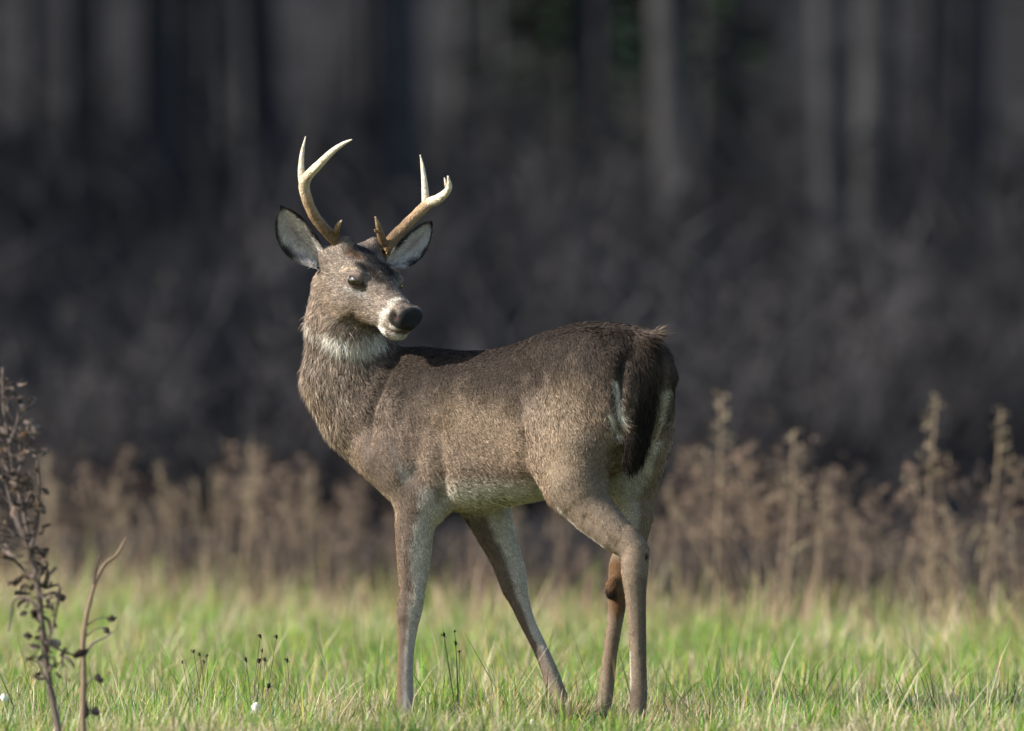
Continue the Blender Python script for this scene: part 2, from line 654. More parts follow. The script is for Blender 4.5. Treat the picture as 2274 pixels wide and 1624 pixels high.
# ---- region weights and hair flow from the primitives
REG = ['trunk', 'haunch', 'neck', 'legu', 'legl', 'tail', 'head']
WR = np.zeros((len(BV), len(REG)))
FLOW = np.zeros_like(BV)
WT = np.zeros(len(BV))
for p in PR:
    m = np.all((BV > p.lo - .06) & (BV < p.hi + .06), 1)
    d = np.full(len(BV), 1.0)
    d[m] = p.fn(BV[m])
    w = np.exp(-np.maximum(d, 0) / .012)
    WR[:, REG.index(p.region)] += w
    FLOW += w[:, None] * p.flow
    WT += w
WR /= WR.sum(1, keepdims=True)
FLOW = nrm(FLOW)
for _ in range(12):
    FLOW = lap(FLOW)
    WR = lap(WR)
wr = {n: WR[:, i] for i, n in enumerate(REG)}


def surf(px, py, tol=7):
    x, y = proj(BV)
    m = np.where(((x - px) ** 2 + (y - py) ** 2 < tol * tol) & (BN[:, 1] < .25))[0]
    if len(m) == 0:
        return surf(px, py, tol * 1.6) if tol < 120 else BV[0]
    k = m[np.argmin(BV[m, 1] + .004 * np.hypot(x[m] - px, y[m] - py))]
    return BV[k]


def near_line(V, pts):
    pts = np.asarray(pts)
    d = np.full(len(V), 9.)
    if len(pts) == 1:
        return np.linalg.norm(V - pts[0], axis=1)
    for a, b in zip(pts[:-1], pts[1:]):
        ba = b - a
        h = np.clip(((V - a) @ ba) / (ba @ ba + 1e-12), 0, 1)
        d = np.minimum(d, np.linalg.norm(V - a - h[:, None] * ba, axis=1))
    return d


def stroke_mask(pp, r, soft=.5, warp=.0, seed=0):
    d = near_line(BV, [surf(*q) if len(q) == 2 else np.asarray(q) for q in pp])
    if warp:
        d = d + (fbm(BV, 45, seed) - .5) * 2 * warp
    return 1 - sstep(r * (1 - soft), r, d)


def relief(pp, r, amt):
    """raise (amt>0) or sink the surface along a stroke"""
    global BV, BN
    d = near_line(BV, [surf(*q) if len(q) == 2 else np.asarray(q) for q in pp])
    BV = BV + BN * (amt * np.exp(-(d / r) ** 2))[:, None]
    BN = vnormals(BV, BQ)


# muscles, folds, face creases
relief([(1162, 960), (1170, 1010), (1182, 1048), (1205, 1088)], .011, -.007)
relief([(1150, 830), (1158, 900), (1164, 970)], .016, -.003)          # flank fold in front of the thigh
relief([(1140, 880), (1145, 960), (1150, 1030)], .03, .006)
relief([(880, 800), (850, 860), (826, 920), (820, 985)], .016, -.010)                # crease between neck and shoulder
relief([(905, 830), (870, 900), (858, 980), (880, 1050)], .03, .008)                 # shoulder blade
relief([(975, 960), (985, 1040), (985, 1110)], .02, -.007)                           # behind the shoulder
relief([(905, 1060), (925, 1010)], .025, -.005)
relief([(890, 960), (905, 1030)], .018, .005)
relief([(1330, 735), (1345, 760)], .022, -.007)
relief([(1290, 735), (1220, 760)], .02, .006)
relief([(1385, 800), (1372, 880), (1372, 960)], .014, -.012)                         # beside the tail
relief([(900, 1200), (897, 1300), (900, 1360)], .010, .002)
relief([(930, 1200), (925, 1290)], .012, -.002)
relief([(1300, 1150), (1350, 1195), (1385, 1235)], .010, -.004)
relief([(884, 1335), (886, 1372)], .012, .004)                                        # carpus
relief([(925, 1380), (918, 1420)], .009, -.003)
relief([(925, 1340), (922, 1300)], .008, .003)
relief([(1425, 1290), (1428, 1360), (1428, 1450)], .006, -.0035)                      # tendon groove
relief([(1395, 1300), (1400, 1400)], .008, .002)
relief([(1390, 1215), (1375, 1205)], .012, -.004)
relief([(1180, 1385), (1200, 1430)], .006, -.002)
relief([(838, 722), (858, 733), (880, 738), (925, 738)], .0040, -.0035)               # mouth line
relief([(878, 707)], .008, -.007)                                                     # nostril
relief([(800, 640), (830, 668)], .012, -.004)                                        # tear groove
relief([(760, 608), (783, 602), (800, 610)], .008, .004)                             # brow
relief([(735, 690), (790, 715)], .02, -.003)

bs, bt, bz = blocal(BV)
hu, hv, hw = hlocal(BV)
hu = hu / hs
nF, nL, nZ = BN @ FW, BN @ LF, BN[:, 2]
n1 = fbm(BV, 18, 3)
n2 = fbm(BV, 60, 9)

# ---- coat colour (the animal's own markings)
TAN, GREY, DARK = np.array([.335, .252, .192]), np.array([.20, .168, .142]), np.array([.040, .030, .024])
WHITE, RUST, BLACK = np.array([.72, .67, .58]), np.array([.17, .085, .036]), np.array([.012, .010, .009])
C = np.repeat(TAN[None], len(BV), 0)


def mixc(mask, col):
    global C
    m = np.clip(mask, 0, 1)[:, None]
    C = C * (1 - m) + np.asarray(col) * m


mixc(sstep(.35, .65, n1) * .25, GREY)
mixc(wr['neck'] * .55, GREY * .95)
# dark saddle along the spine, mottled
topz = np.interp(bs, [r_[0] for r_ in trunk], [r_[1] for r_ in trunk])
dz = topz - bz
body = np.clip(wr['trunk'] + wr['haunch'], 0, 1)
mixc(body * (1 - sstep(.085, .26, dz + (n1 - .5) * .22)) * .95, DARK * .72)
mixc(body * (1 - sstep(.05, .36, dz)) * .35, DARK * 1.6)
# legs
leg_ = np.clip(wr['legu'] + wr['legl'], 0, 1)
fore = leg_ * sstep(.22, .3, bs)
hind = leg_ * (1 - sstep(.22, .3, bs))
mixc(fore * .9, np.array([.165, .124, .096]))
mixc(hind * .8, np.array([.285, .218, .155]))
mixc(leg_ * sstep(.25, .7, nF) * .6, np.array([.27, .18, .105]))
mixc(fore * sstep(.35, .75, -nF + .25 * (n2 - .5)) * .92, WHITE * .95)
# belly
mixc(body * sstep(.20, .60, -nZ + (n2 - .5) * .3) * (1 - sstep(.575, .63, bz)) * sstep(-.05, .03, bs) * (1 - sstep(.42, .52, bs)), np.array([.86, .79, .66]))
# inner sides of the hind legs
med = np.where(bt > 0, -nL, nL)
hl = np.clip(wr['haunch'] * (1 - sstep(.62, .72, bz)) + hind, 0, 1) * sstep(.43, .50, bz)
mixc(hl * sstep(.2, .55, med * .8 + nF * .25) * .9, WHITE * .9)
# chest front slightly golden, brisket fringe
mixc(stroke_mask([(690, 850), (730, 930), (775, 1010), (810, 1070), (850, 1130)], .05, .8) * .5, np.array([.33, .25, .175]))
mixc(stroke_mask([(800, 1060), (840, 1120), (862, 1150)], .02, .7) * .7, np.array([.42, .33, .22]))
# warm flank, lower haunch
mixc(stroke_mask([(1000, 930), (1100, 960), (1160, 1010)], .13, 1) * .35, np.array([.34, .245, .15]))
mixc(stroke_mask([(1250, 900), (1235, 1000)], .12, 1) * .4, np.array([.36, .27, .175]))
mixc((1 - wr['haunch']) * (1 - hind) * stroke_mask([(1030, 1115), (1080, 1130), (1150, 1115), (1180, 1100)], .036, .6, .015, 4) * .97, np.array([.86, .79, .66]))
mixc(stroke_mask([(1236, 1130), (1253, 1147), (1286, 1180), (1319, 1206), (1345, 1232)], .012, .7) * .8, WHITE)
mixc(stroke_mask([(880, 990), (900, 1090)], .045, 1) * .3, np.array([.085, .066, .055]))
mixc(stroke_mask([(960, 1000), (975, 1090)], .03, 1) * .4, np.array([.09, .07, .055]))
mixc(stroke_mask([(1000, 1155), (1035, 1160)], .012, .6) * .8, DARK)
# rump and tail
tailw = sstep(.35, .6, wr['tail'])
mixc(tailw * .98, BLACK)
mixc(tailw * sstep(.78, .90, bz) * .6, np.array([.085, .060, .042]))
mixc(stroke_mask([(1364, 848), (1370, 890), (1377, 925)], .009, .4) * 1.0, WHITE * 1.2)
mixc(stroke_mask([(1354, 918), (1366, 945), (1376, 970)], .010, .6) * .8, WHITE * 1.1)
mixc(stroke_mask([(1478, 870), (1471, 930), (1456, 985), (1436, 1040)], .018, .7) * .85, WHITE * .9)
mixc(stroke_mask([(1385, 1060), (1400, 1090), (1420, 1060)], .035, .8) * .6, WHITE * .7)
mixc(stroke_mask([(1405, 770), (1430, 830)], .045, .9) * .6, DARK)
mixc(stroke_mask([(1335, 740), (1360, 762)], .025, .8) * .7, DARK * .8)
# tarsal gland and hocks
mixc(stroke_mask([(1366, 1262), (1362, 1300), (1375, 1345)], .042, .7) * .9, RUST)
mixc(stroke_mask([(1372, 1345), (1362, 1420), (1352, 1490)], .02, .9) * .35, RUST)
mixc(stroke_mask([(1352, 1316)], .026, .6) * .95, BLACK * 1.5)
mixc(stroke_mask([(1436, 1236)], .011, .6) * .95, BLACK * 2)
mixc(stroke_mask([(1432, 1290), (1433, 1400), (1432, 1500)], .014, .8) * .5, np.array([.10, .065, .04]))
mixc(stroke_mask([(1396, 1450), (1396, 1530)], .010, .7) * .8, WHITE * .9)
mixc(stroke_mask([(1405, 1540), (1415, 1585)], .03, .8) * .5, DARK)
mixc(stroke_mask([(912, 1440), (908, 1500), (908, 1580)], .022, .8) * .75, np.array([.48, .45, .42]))
mixc(stroke_mask([(884, 1400), (882, 1480), (880, 1560)], .012, .8) * .6, np.array([.27, .17, .10]))
mixc(stroke_mask([(1215, 1460), (1232, 1510)], .03, .9) * .5, np.array([.34, .28, .24]))
# throat patch, jaw
mixc(stroke_mask([(735, 748), (770, 760), (815, 760), (838, 755)], .031, .7, .012, 5) * .95, WHITE)
mixc(stroke_mask([(705, 735), (690, 720)], .025, .8) * .5, WHITE * .8)
mixc(stroke_mask([(745, 742), (800, 757), (840, 760)], .018, .9, .006, 3) * .7, WHITE * .95)
# head
hd = sstep(.4, .7, wr['head'])
mixc(hd, np.array([.22, .178, .145]))
mixc(hd * stroke_mask([(712, 640), (735, 690), (800, 705)], .05, 1) * .5, np.array([.29, .21, .14]))
mixc(hd * stroke_mask([(745, 722), (800, 740), (850, 750)], .020, .9) * .85, WHITE * .9)
mixc(hd * stroke_mask([(700, 700), (745, 722), (800, 742), (850, 750)], .016, .8) * .6, np.array([.45, .34, .22]))
mixc(hd * stroke_mask([(815, 560), (840, 590), (862, 600)], .050, .8, .012, 8) * .97, np.array([.034, .031, .030]))
mixc(hd * stroke_mask([(800, 588), (828, 606), (845, 625)], .020, .8) * .92, BLACK * 2)
mixc(hd * stroke_mask([(862, 610), (868, 650)], .022, .9) * .55, np.array([.07, .058, .05]))
mixc(hd * stroke_mask([(775, 562), (800, 572)], .016, .8) * .7, RUST * .75)
mixc(hd * stroke_mask([(762, 600), (785, 594), (805, 606)], .010, .9) * .6, np.array([.36, .28, .19]))
mixc(hd * stroke_mask([(768, 642), (792, 650), (812, 657)], .012, .9) * .7, np.array([.36, .34, .32]))
mixc(hd * stroke_mask([(783, 622)], .027, .5) * .9, np.array([.27, .19, .165]))
mixc(hd * stroke_mask([(800, 628), (812, 640)], .008, .7) * .8, BLACK * 2)
mixc(hd * stroke_mask([(884, 668), (862, 688), (848, 712)], .018, .95, .008, 6) * .9, WHITE * .9)
mixc(hd * stroke_mask([(845, 728), (860, 742)], .014, .7) * .9, WHITE)
mixc(hd * stroke_mask([(880, 750), (908, 748)], .016, .6) * 1.0, WHITE * .95)
mixc(hd * stroke_mask([(872, 729), (892, 731)], .010, .6) * .95, WHITE * 1.05)
mixc(hd * stroke_mask([(874, 696), (869, 708), (872, 718)], .014, .5) * .97, BLACK * 1.2)
npad = hd * sstep(.240, .249, hu - .32 * np.maximum(hw, 0) - .010 * np.abs(hv) / .03) * sstep(-.032, -.024, hw)
mixc(npad, np.array([.013, .013, .014]))
mixc(hd * stroke_mask([(879, 706)], .0075, .6), np.array([.05, .02, .02]))
mixc(hd * stroke_mask([(862, 739), (864, 745)], .007, .6) * .95, BLACK)
mixc(hd * stroke_mask([(868, 734), (890, 739), (922, 737)], .0042, .6) * .85, np.array([.10, .05, .045]))
C = C * (1 + (n2[:, None] - .5) * .25)

# ---- hair length and stand per vertex
LEN = (wr['trunk'] * .015 + wr['haunch'] * .017 + wr['neck'] * .029 + wr['legu'] * .009 + wr['legl'] * .006 + wr['tail'] * .036 + wr['head'] * .0085)
LIFT = .20 + .12 * wr['neck'] + .12 * wr['tail'] - .03 * wr['legl'] - .03 * wr['head']
LEN *= 1 + .5 * stroke_mask([(690, 720), (680, 800), (700, 880), (745, 960)], .06, 1) + .8 * stroke_mask([(735, 748), (770, 758), (815, 760)], .035, 1) * .7
LIFT = LIFT + .12 * stroke_mask([(680, 680), (672, 760), (690, 850), (740, 950)], .06, 1)
LEN *= 1 + .6 * stroke_mask([(1050, 1140), (1150, 1130)], .05, 1) + .4 * stroke_mask([(1364, 860), (1376, 940)], .03, 1) + 1.2 * stroke_mask([(1320, 728), (1380, 735), (1440, 750)], .035, 1) + .8 * stroke_mask([(1452, 748)], .022, 1)
LEN *= 1 + 3.0 * stroke_mask([(1356, 1308)], .03, 1) + .8 * stroke_mask([(735, 712), (800, 742)], .02, 1)
bald = np.clip(npad + hd * stroke_mask([(783, 622)], .024, .3) + hd * stroke_mask([(879, 706)], .008, .5), 0, 1)
LEN = LEN * (1 - bald)
FLOW = FLOW + .35 * np.exp(-LEN / .01)[:, None] * 0
fl_t = stroke_mask([(1452, 748)], .025, .8)[:, None]
FLOW = nrm(FLOW * (1 - fl_t) + np.array([1, -.2, .25]) * fl_t)
BVo = BV


def make_fur(name, V, Nn, tris, colr, length, lift, flow, count, width, parent, dens=None, grizzle=None, clump=.35, seed=1, cell=.012, tipc=1.18, rootc=.6, contrast=.35):
    rng = np.random.default_rng(seed)
    a, b, c = V[tris[:, 0]], V[tris[:, 1]], V[tris[:, 2]]
    area = np.linalg.norm(np.cross(b - a, c - a), axis=1)
    if dens is not None:
        area = area * dens[tris].mean(1)
    cdf = np.cumsum(area)
    ti = np.searchsorted(cdf, rng.random(count) * cdf[-1])
    r1, r2 = np.sqrt(rng.random(count)), rng.random(count)
    bw = np.stack([1 - r1, r1 * (1 - r2), r1 * r2], 1)
    T = tris[ti]

    def it(A):
        return (A[T] * (bw[..., None] if A.ndim > 1 else bw)).sum(1)
    p, n, col, ln, lf, fl = it(V), nrm(it(Nn)), it(colr), it(length), it(lift), it(flow)
    gz_ = it(grizzle) if grizzle is not None else np.zeros(count)
    keep = ln > .0025
    p, n, col, ln, lf, fl, gz_ = p[keep], n[keep], col[keep], ln[keep], lf[keep], fl[keep], gz_[keep]
    m = len(p)
    fl = fl - (fl * n).sum(1)[:, None] * n
    fl = nrm(fl + .30 * rng.normal(size=(m, 3)) + .5 * (np.stack([vnoise(p, 22, s_) for s_ in (1, 2, 3)], 1) - .5))
    fl = nrm(fl - (fl * n).sum(1)[:, None] * n)
    ln = ln * (.65 + .6 * rng.random(m)) * (.8 + .4 * vnoise(p, 60, 5))
    lf = np.clip(lf * (.6 + .8 * rng.random(m)), .05, .95)
    d0 = nrm(fl * (1 - lf)[:, None] + n * (lf + .15)[:, None])
    d1 = nrm(fl * (1 - lf * .5)[:, None] + n * (lf * .45)[:, None] + np.array([0, 0, -.08]))
    root = p - n * .001
    mid = root + d0 * (ln * .5)[:, None]
    tip = mid + d1 * (ln * .5)[:, None]
    # clumps
    g = np.floor(p / cell).astype(int)
    jit = np.stack([hash3(g[:, 0], g[:, 1], g[:, 2], s_) for s_ in (11, 12, 13)], 1)
    cc = (g + jit) * cell
    ck = clump * np.clip((ln - .014) / .014, .02, 2.2)
    off = cc - p
    off -= (off * n).sum(1)[:, None] * n
    tip = tip + off * np.clip(ck * .9, 0, .9)[:, None]
    mid = mid + off * (ck * .3)[:, None]
    side = nrm(np.cross(d0, n))
    tw = rng.normal(size=m) * .7
    wv = nrm(side * np.cos(tw)[:, None] + n * np.sin(tw)[:, None])
    w = width * (.7 + .6 * rng.random(m)) * np.clip(.55 + ln / .03, .55, 1.25)
    Vh = np.stack([root - wv * (w * .5)[:, None], root + wv * (w * .5)[:, None], mid - wv * (w * .45)[:, None], mid + wv * (w * .45)[:, None], tip], 1)
    i = np.arange(m) * 5
    q = np.stack([i, i + 1, i + 3, i + 2], 1)
    t = np.stack([i + 2, i + 3, i + 4], 1)
    # keep the ribbon's outer side outward
    fnq = np.cross(Vh[:, 1] - Vh[:, 0], Vh[:, 2] - Vh[:, 0])
    flip = (fnq * n).sum(1) < 0
    q[flip] = q[flip][:, ::-1]
    t[flip] = t[flip][:, ::-1]
    # banded (agouti) hair colour, a different tone for each strand
    k = np.exp(rng.normal(size=m) * contrast * (1 + gz_))
    clk = .88 + .24 * jit[:, 0] + .5 * gz_ * (jit[:, 1] - .5) + .3 * gz_ * (vnoise(p, 140, 77) - .5)
    base = col * (k * clk)[:, None]
    band = np.where(rng.random(m) < .45, tipc, .8)[:, None]
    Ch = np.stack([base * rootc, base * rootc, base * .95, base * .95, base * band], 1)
    nh = nrm(n + .55 * wv * 0 + .35 * nrm(np.cross(wv, d0)) * np.sign((np.cross(wv, d0) * n).sum(1))[:, None])
    nt_ = nrm(n + .4 * d1)
    Nh = np.stack([nh, nh, nh, nh, nt_], 1)
    me = mesh_np(name, Vh.reshape(-1, 3), [q, t], True, np.clip(Ch.reshape(-1, 3), .003, .9), Nh.reshape(-1, 3))
    return obj(name, me, M_FUR, parent, 'stuff')


deer = empty('deer', (float(HIP[0] + FW[0] * .3), float(HIP[1] + FW[1] * .3), 0))
tag(deer, 'antlered brown deer buck standing in the grass, head turned back over its shoulder', 'deer')
DLOC = np.array(deer.location)


def dpart(name, me, mat, parent=None):
    """child mesh given in world coordinates"""
    o = obj(name, me, mat, parent or deer)
    if parent is None:
        o.location = (-DLOC).tolist()
    return o


btri = np.vstack([BQ[:, [0, 1, 2]], BQ[:, [0, 2, 3]]])
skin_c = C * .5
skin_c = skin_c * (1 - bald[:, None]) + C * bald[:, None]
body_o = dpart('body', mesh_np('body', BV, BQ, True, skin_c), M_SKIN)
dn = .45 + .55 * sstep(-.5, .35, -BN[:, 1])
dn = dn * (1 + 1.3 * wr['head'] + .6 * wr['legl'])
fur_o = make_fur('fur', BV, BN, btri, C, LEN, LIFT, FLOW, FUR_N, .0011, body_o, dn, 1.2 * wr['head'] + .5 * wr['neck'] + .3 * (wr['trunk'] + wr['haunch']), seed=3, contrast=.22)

# ---- eyes
for (ex, ey, sg) in ((784, 622, 1), (890, 626, -1)):
    if sg == 1:
        sp = surf(ex, ey)
        nn = nrm(BN[np.argmin(np.linalg.norm(BV - sp, axis=1))] * .7 + HRt * .5)
    else:
        l0 = hlocal(EYE_P[None])
        sp = H(l0[0][0], -l0[1][0], l0[2][0])
        nn = nrm(EYE_N - 2 * np.dot(EYE_N, HRt) * HRt)
    if sg == 1:
        EYE_P, EYE_N = sp, nn
    c0 = sp - nn * .0115
    ax_f = nrm(HF - nn * np.dot(HF, nn))
    ax_u = np.cross(nn, ax_f)
    if ax_u[2] < 0:
        ax_u = -ax_u
    Ve, qe, te = ellipsoid(c0, (ax_f, ax_u, nn), (.0205, .0205, .0205), 28, 20)
    loc = (Ve - c0) @ np.stack([ax_f, ax_u, nn]).T / .0205
    rad = np.hypot(loc[:, 0] * .8, loc[:, 1])
    ce = np.where((rad < .55)[:, None], [.006, .004, .003], np.where((rad < .85)[:, None], [.05, .022, .010], [.25, .2, .17]))
    dpart('eye', mesh_np('eye', Ve, [qe, te], True, ce), M_EYE)
    # lids: two shells over the eyeball leaving an almond opening
    mb = MB()
    for up in (1, -1):
        na, nb = 22, 6
        al = np.linspace(-1.45, 1.45, na)
        rows = []
        for r_, rr in ((0, .0182), (1, .0182)):
            pass
        for kk in range(nb):
            f = kk / (nb - 1)
            edge = (.46 if up > 0 else .42) * np.cos(al * 1.02) * np.ones(na)
            edge = np.maximum(edge, .0) + (.10 if up > 0 else .0) * np.sin(al)
            beta = edge + f * 1.0
            d = np.stack([np.sin(al), up * np.sin(beta) * np.cos(al * .9), np.cos(al) * np.cos(beta)], 1)
            d = nrm(d)
            rr = .0218 + .0016 * math.sin(f * 3.14) - .004 * f ** 2
            rows.append(c0 + (d @ np.stack([ax_f, ax_u, nn])) * rr)
        Vl = np.vstack(rows)
        ii = np.arange(nb - 1)[:, None] * na + np.arange(na - 1)[None]
        ql = np.stack([ii, ii + 1, ii + na + 1, ii + na], -1).reshape(-1, 4)
        cl = np.repeat(np.linspace(0, 1, nb), na)[:, None] * np.array([.30, .21, .18]) + (1 - np.repeat(np.linspace(0, 1, nb), na))[:, None] * np.array([.02, .014, .013])
        mb.add(Vl, ql, None, cl)
    dpart('eyelid', mb.mesh('eyelid'), M_SKIN)


# ---- ears
def ear(base, tip, face, wid, cup, name='ear', seed=0, side_bias=0.0):
    base, tip, face = np.asarray(base), np.asarray(tip), nrm(face)
    ax = tip - base
    L = np.linalg.norm(ax)
    ax = ax / L
    face = nrm(face - ax * np.dot(face, ax))
    sd_ = np.cross(ax, face)
    nu, nv = 30, 21
    t = np.linspace(0, 1, nu)
    prof = wid * np.interp(t, [0, .12, .3, .5, .68, .82, .93, 1], [.30, .66, .94, 1.0, .90, .68, .40, .06])
    prof = np.convolve(np.pad(prof, 2, mode='edge'), [.1, .2, .4, .2, .1], 'valid')
    v = np.linspace(-1, 1, nv)
    tt, vv = np.meshgrid(t, v, indexing='ij')
    pw = prof[:, None]
    cu = cup * (1 - .55 * tt) * (1 - vv ** 2)
    curl = np.sin(np.clip(tt, 0, 1) * np.pi) * .012 * side_bias
    Vin = base + ax * (tt * L)[..., None] + sd_ * (pw * vv + curl)[..., None] - face * cu[..., None] + face * (.010 * tt ** 2)[..., None]
    Vout = Vin - face * (.0035 + .004 * (1 - vv ** 2) * (1 - tt))[..., None]
    Vi, Vo = Vin.reshape(-1, 3), Vout.reshape(-1, 3)
    ii = (np.arange(nu - 1)[:, None] * nv + np.arange(nv - 1)[None]).ravel()
    qi = np.stack([ii, ii + nv, ii + nv + 1, ii + 1], 1)
    nn = vnormals(Vi, qi)
    if (nn.mean(0) @ face) < 0:
        qi = qi[:, ::-1]
        nn = -nn
    rim = [np.arange(nu) * nv, np.arange(nu) * nv + nv - 1]
    qr = []
    n0 = len(Vi)
    for r_ in rim:
        qr.append(np.stack([r_[:-1], r_[1:], r_[1:] + n0, r_[:-1] + n0], 1))
    e_ = (nu - 1) * nv + np.arange(nv)
    qr.append(np.stack([e_[:-1], e_[1:], e_[1:] + n0, e_[:-1] + n0], 1))
    Q = np.vstack([qi, qi[:, ::-1] + n0] + qr)
    V = np.vstack([Vi, Vo])
    av = np.abs(vv).ravel()
    tv = tt.ravel()
    nz = fbm(Vi, 70, seed)
    ci = np.repeat(np.array([[.70, .64, .60]]), len(Vi), 0)
    pink = np.exp(-((vv.ravel() - .05) / .28) ** 2) * np.exp(-((tv - .52) / .24) ** 2)
    ci = ci * (1 - .65 * pink[:, None]) + np.array([.25, .135, .14]) * .65 * pink[:, None]
    edge = np.maximum(sstep(.82, .94, av + (nz - .5) * .12), sstep(.90, .97, tv + (nz - .5) * .1))
    lowedge = sstep(.55, .9, -vv.ravel() * EAR_SGN[0] + (nz - .5) * .3) * sstep(.62, .3, tv) * .8
    edge = np.maximum(edge, lowedge) * sstep(.08, .3, tv)
    ci = ci * (1 - edge[:, None]) + np.array([.012, .011, .011]) * edge[:, None]
    co = np.repeat(np.array([[.085, .07, .06]]), len(Vo), 0)
    co = co * (1 - edge[:, None] * .8) + np.array([.012, .011, .011]) * edge[:, None] * .8
    Cc = np.vstack([ci, co])
    eo = dpart(name, mesh_np(name, V, Q, True, Cc * .75), M_SKIN)
    Nn = vnormals(V, Q)
    tri = np.vstack([Q[:, [0, 1, 2]], Q[:, [0, 2, 3]]])
    mid = np.exp(-(vv.ravel() / .4) ** 2) * sstep(.9, .5, tv)
    ln = np.concatenate([.010 + .012 * (1 - tv) * (1 - .7 * mid), np.full(len(Vo), .008)])
    flw = np.vstack([(np.repeat(ax[None], len(Vi), 0) * .8 - sd_ * (np.sign(vv.ravel()) * .5)[:, None]), np.repeat(ax[None], len(Vo), 0)])
    make_fur('fur', V, Nn, tri, Cc, ln, np.full(len(V), .22), flw, 11000, .0011, eo, None, seed=seed + 40, contrast=.22, cell=.009)
    return eo


EAR_SGN = [1]
ear(P(712, 590, .10), P(624, 461, .06), (-.25, -1, .10), .046, .028, seed=1, side_bias=-1)
EAR_SGN = [-1]
ear(P(862, 592, .19), P(954, 494, .235), (.42, -.9, -.12), .037, .024, seed=2, side_bias=1)


# ---- antlers
def zpt(zx, zy, Y):
    return P((600 + zx / 2.706) * .9475, (280 + zy / 2.706) * .9475, Y)


def antler(beam, tines, seed):
    mb = MB()
    K = .000393

    def branch(pts, n, tipw, amp, seg=16):
        p = catmull([zpt(a, b, y) for a, b, y, r_ in pts], n)
        r_ = np.interp(np.linspace(0, len(pts) - 1, n), range(len(pts)), [q[3] for q in pts]) * K
        r_ = np.convolve(np.pad(r_, 2, mode='edge'), [.1, .2, .4, .2, .1], 'valid')
        V, q, t = tube(p, r_, seg, bump=amp, seed=seed)
        f = np.repeat(np.linspace(0, 1, n), seg)
        f = np.concatenate([f, [0, 1]])
        lo_, hi_ = tipw
        w = np.clip(lo_ + (hi_ - lo_) * f, 0, 1)
        w = sstep(0, 1, np.clip(w + (fbm(V, 40, seed + 3) - .5) * .35, 0, 1))
        brown, mid, ivory = np.array([.13, .075, .036]), np.array([.34, .225, .125]), np.array([.64, .56, .43])
        c = np.where((w < .5)[:, None], brown + (mid - brown) * (w * 2)[:, None], mid + (ivory - mid) * (w * 2 - 1)[:, None])
        grain = fbm(V * np.array([1, 1, .35]), 160, seed + 5)
        ang = np.concatenate([np.tile(np.arange(seg), n), [0, 0]])
        strk = vnoise(np.stack([ang * 1.7, np.concatenate([np.repeat(np.arange(n) * .22, seg), [0, 0]]), 0 * ang], 1), 1.0, seed + 8)
        c = c * (.62 + .4 * grain + .4 * strk)[:, None]
        mb.add(V, q, t, c)
    branch(beam, 60, (-.05, 1.25), .10)
    for tn, tw in tines:
        branch(tn, 26, tw, .08, 12)
    # burr at the base
    b0, b1 = zpt(*beam[0][:3]), zpt(*beam[1][:3])
    ax = nrm(b1 - b0)
    rg = random.Random(seed)
    X = nrm(np.cross(ax, [0, 1, .2]))
    Yv = np.cross(ax, X)
    for k in range(26):
        a = rg.uniform(0, 6.28)
        c = b0 + ax * rg.uniform(-.006, .014) + (X * math.cos(a) + Yv * math.sin(a)) * beam[0][3] * K * .95
        V, q, t = ellipsoid(c, np.eye(3), np.array([1, 1, 1.2]) * rg.uniform(.0025, .005), 7, 5)
        mb.add(V, q, t, np.array([.30, .19, .07]) * rg.uniform(.5, 1.3))
    return dpart('antler', mb.mesh('antler'), M_ANTLER)


antler([(560, 835, .10, 36), (500, 765, .085, 36), (425, 685, .06, 36), (365, 605, .04, 35), (325, 510, .02, 34), (306, 425, .005, 37), (325, 365, -.02, 33), (395, 292, -.05, 27),
        (475, 212, -.085, 21), (548, 158, -.115, 14), (608, 128, -.135, 4)],
       [([(305, 430, .005, 30), (290, 360, .0, 24), (287, 280, -.005, 18), (297, 190, -.01, 12), (315, 108, -.012, 3)], (.62, 1.2)),
        ([(508, 750, .085, 22), (512, 700, .06, 20), (526, 665, .045, 14), (544, 640, .035, 5)], (.05, .6))], 21)
antler([(812, 838, .14, 38), (865, 760, .155, 37), (945, 678, .17, 36), (1025, 598, .18, 34), (1092, 535, .175, 34), (1150, 508, .16, 32), (1198, 472, .14, 26), (1226, 425, .12, 19),
        (1217, 360, .105, 5)],
       [([(1078, 545, .178, 28), (1074, 480, .18, 24), (1068, 400, .182, 19), (1056, 300, .184, 12), (1042, 225, .186, 3)], (.62, 1.15)),
        ([(1212, 440, .128, 13), (1203, 405, .122, 10), (1195, 370, .118, 3)], (.6, 1.0)),
        ([(812, 800, .14, 30), (788, 722, .115, 24), (771, 662, .10, 15), (757, 618, .09, 5)], (-.1, .55)),
        ([(780, 715, .11, 12), (762, 708, .104, 11), (752, 700, .10, 5)], (.1, .3))], 33)


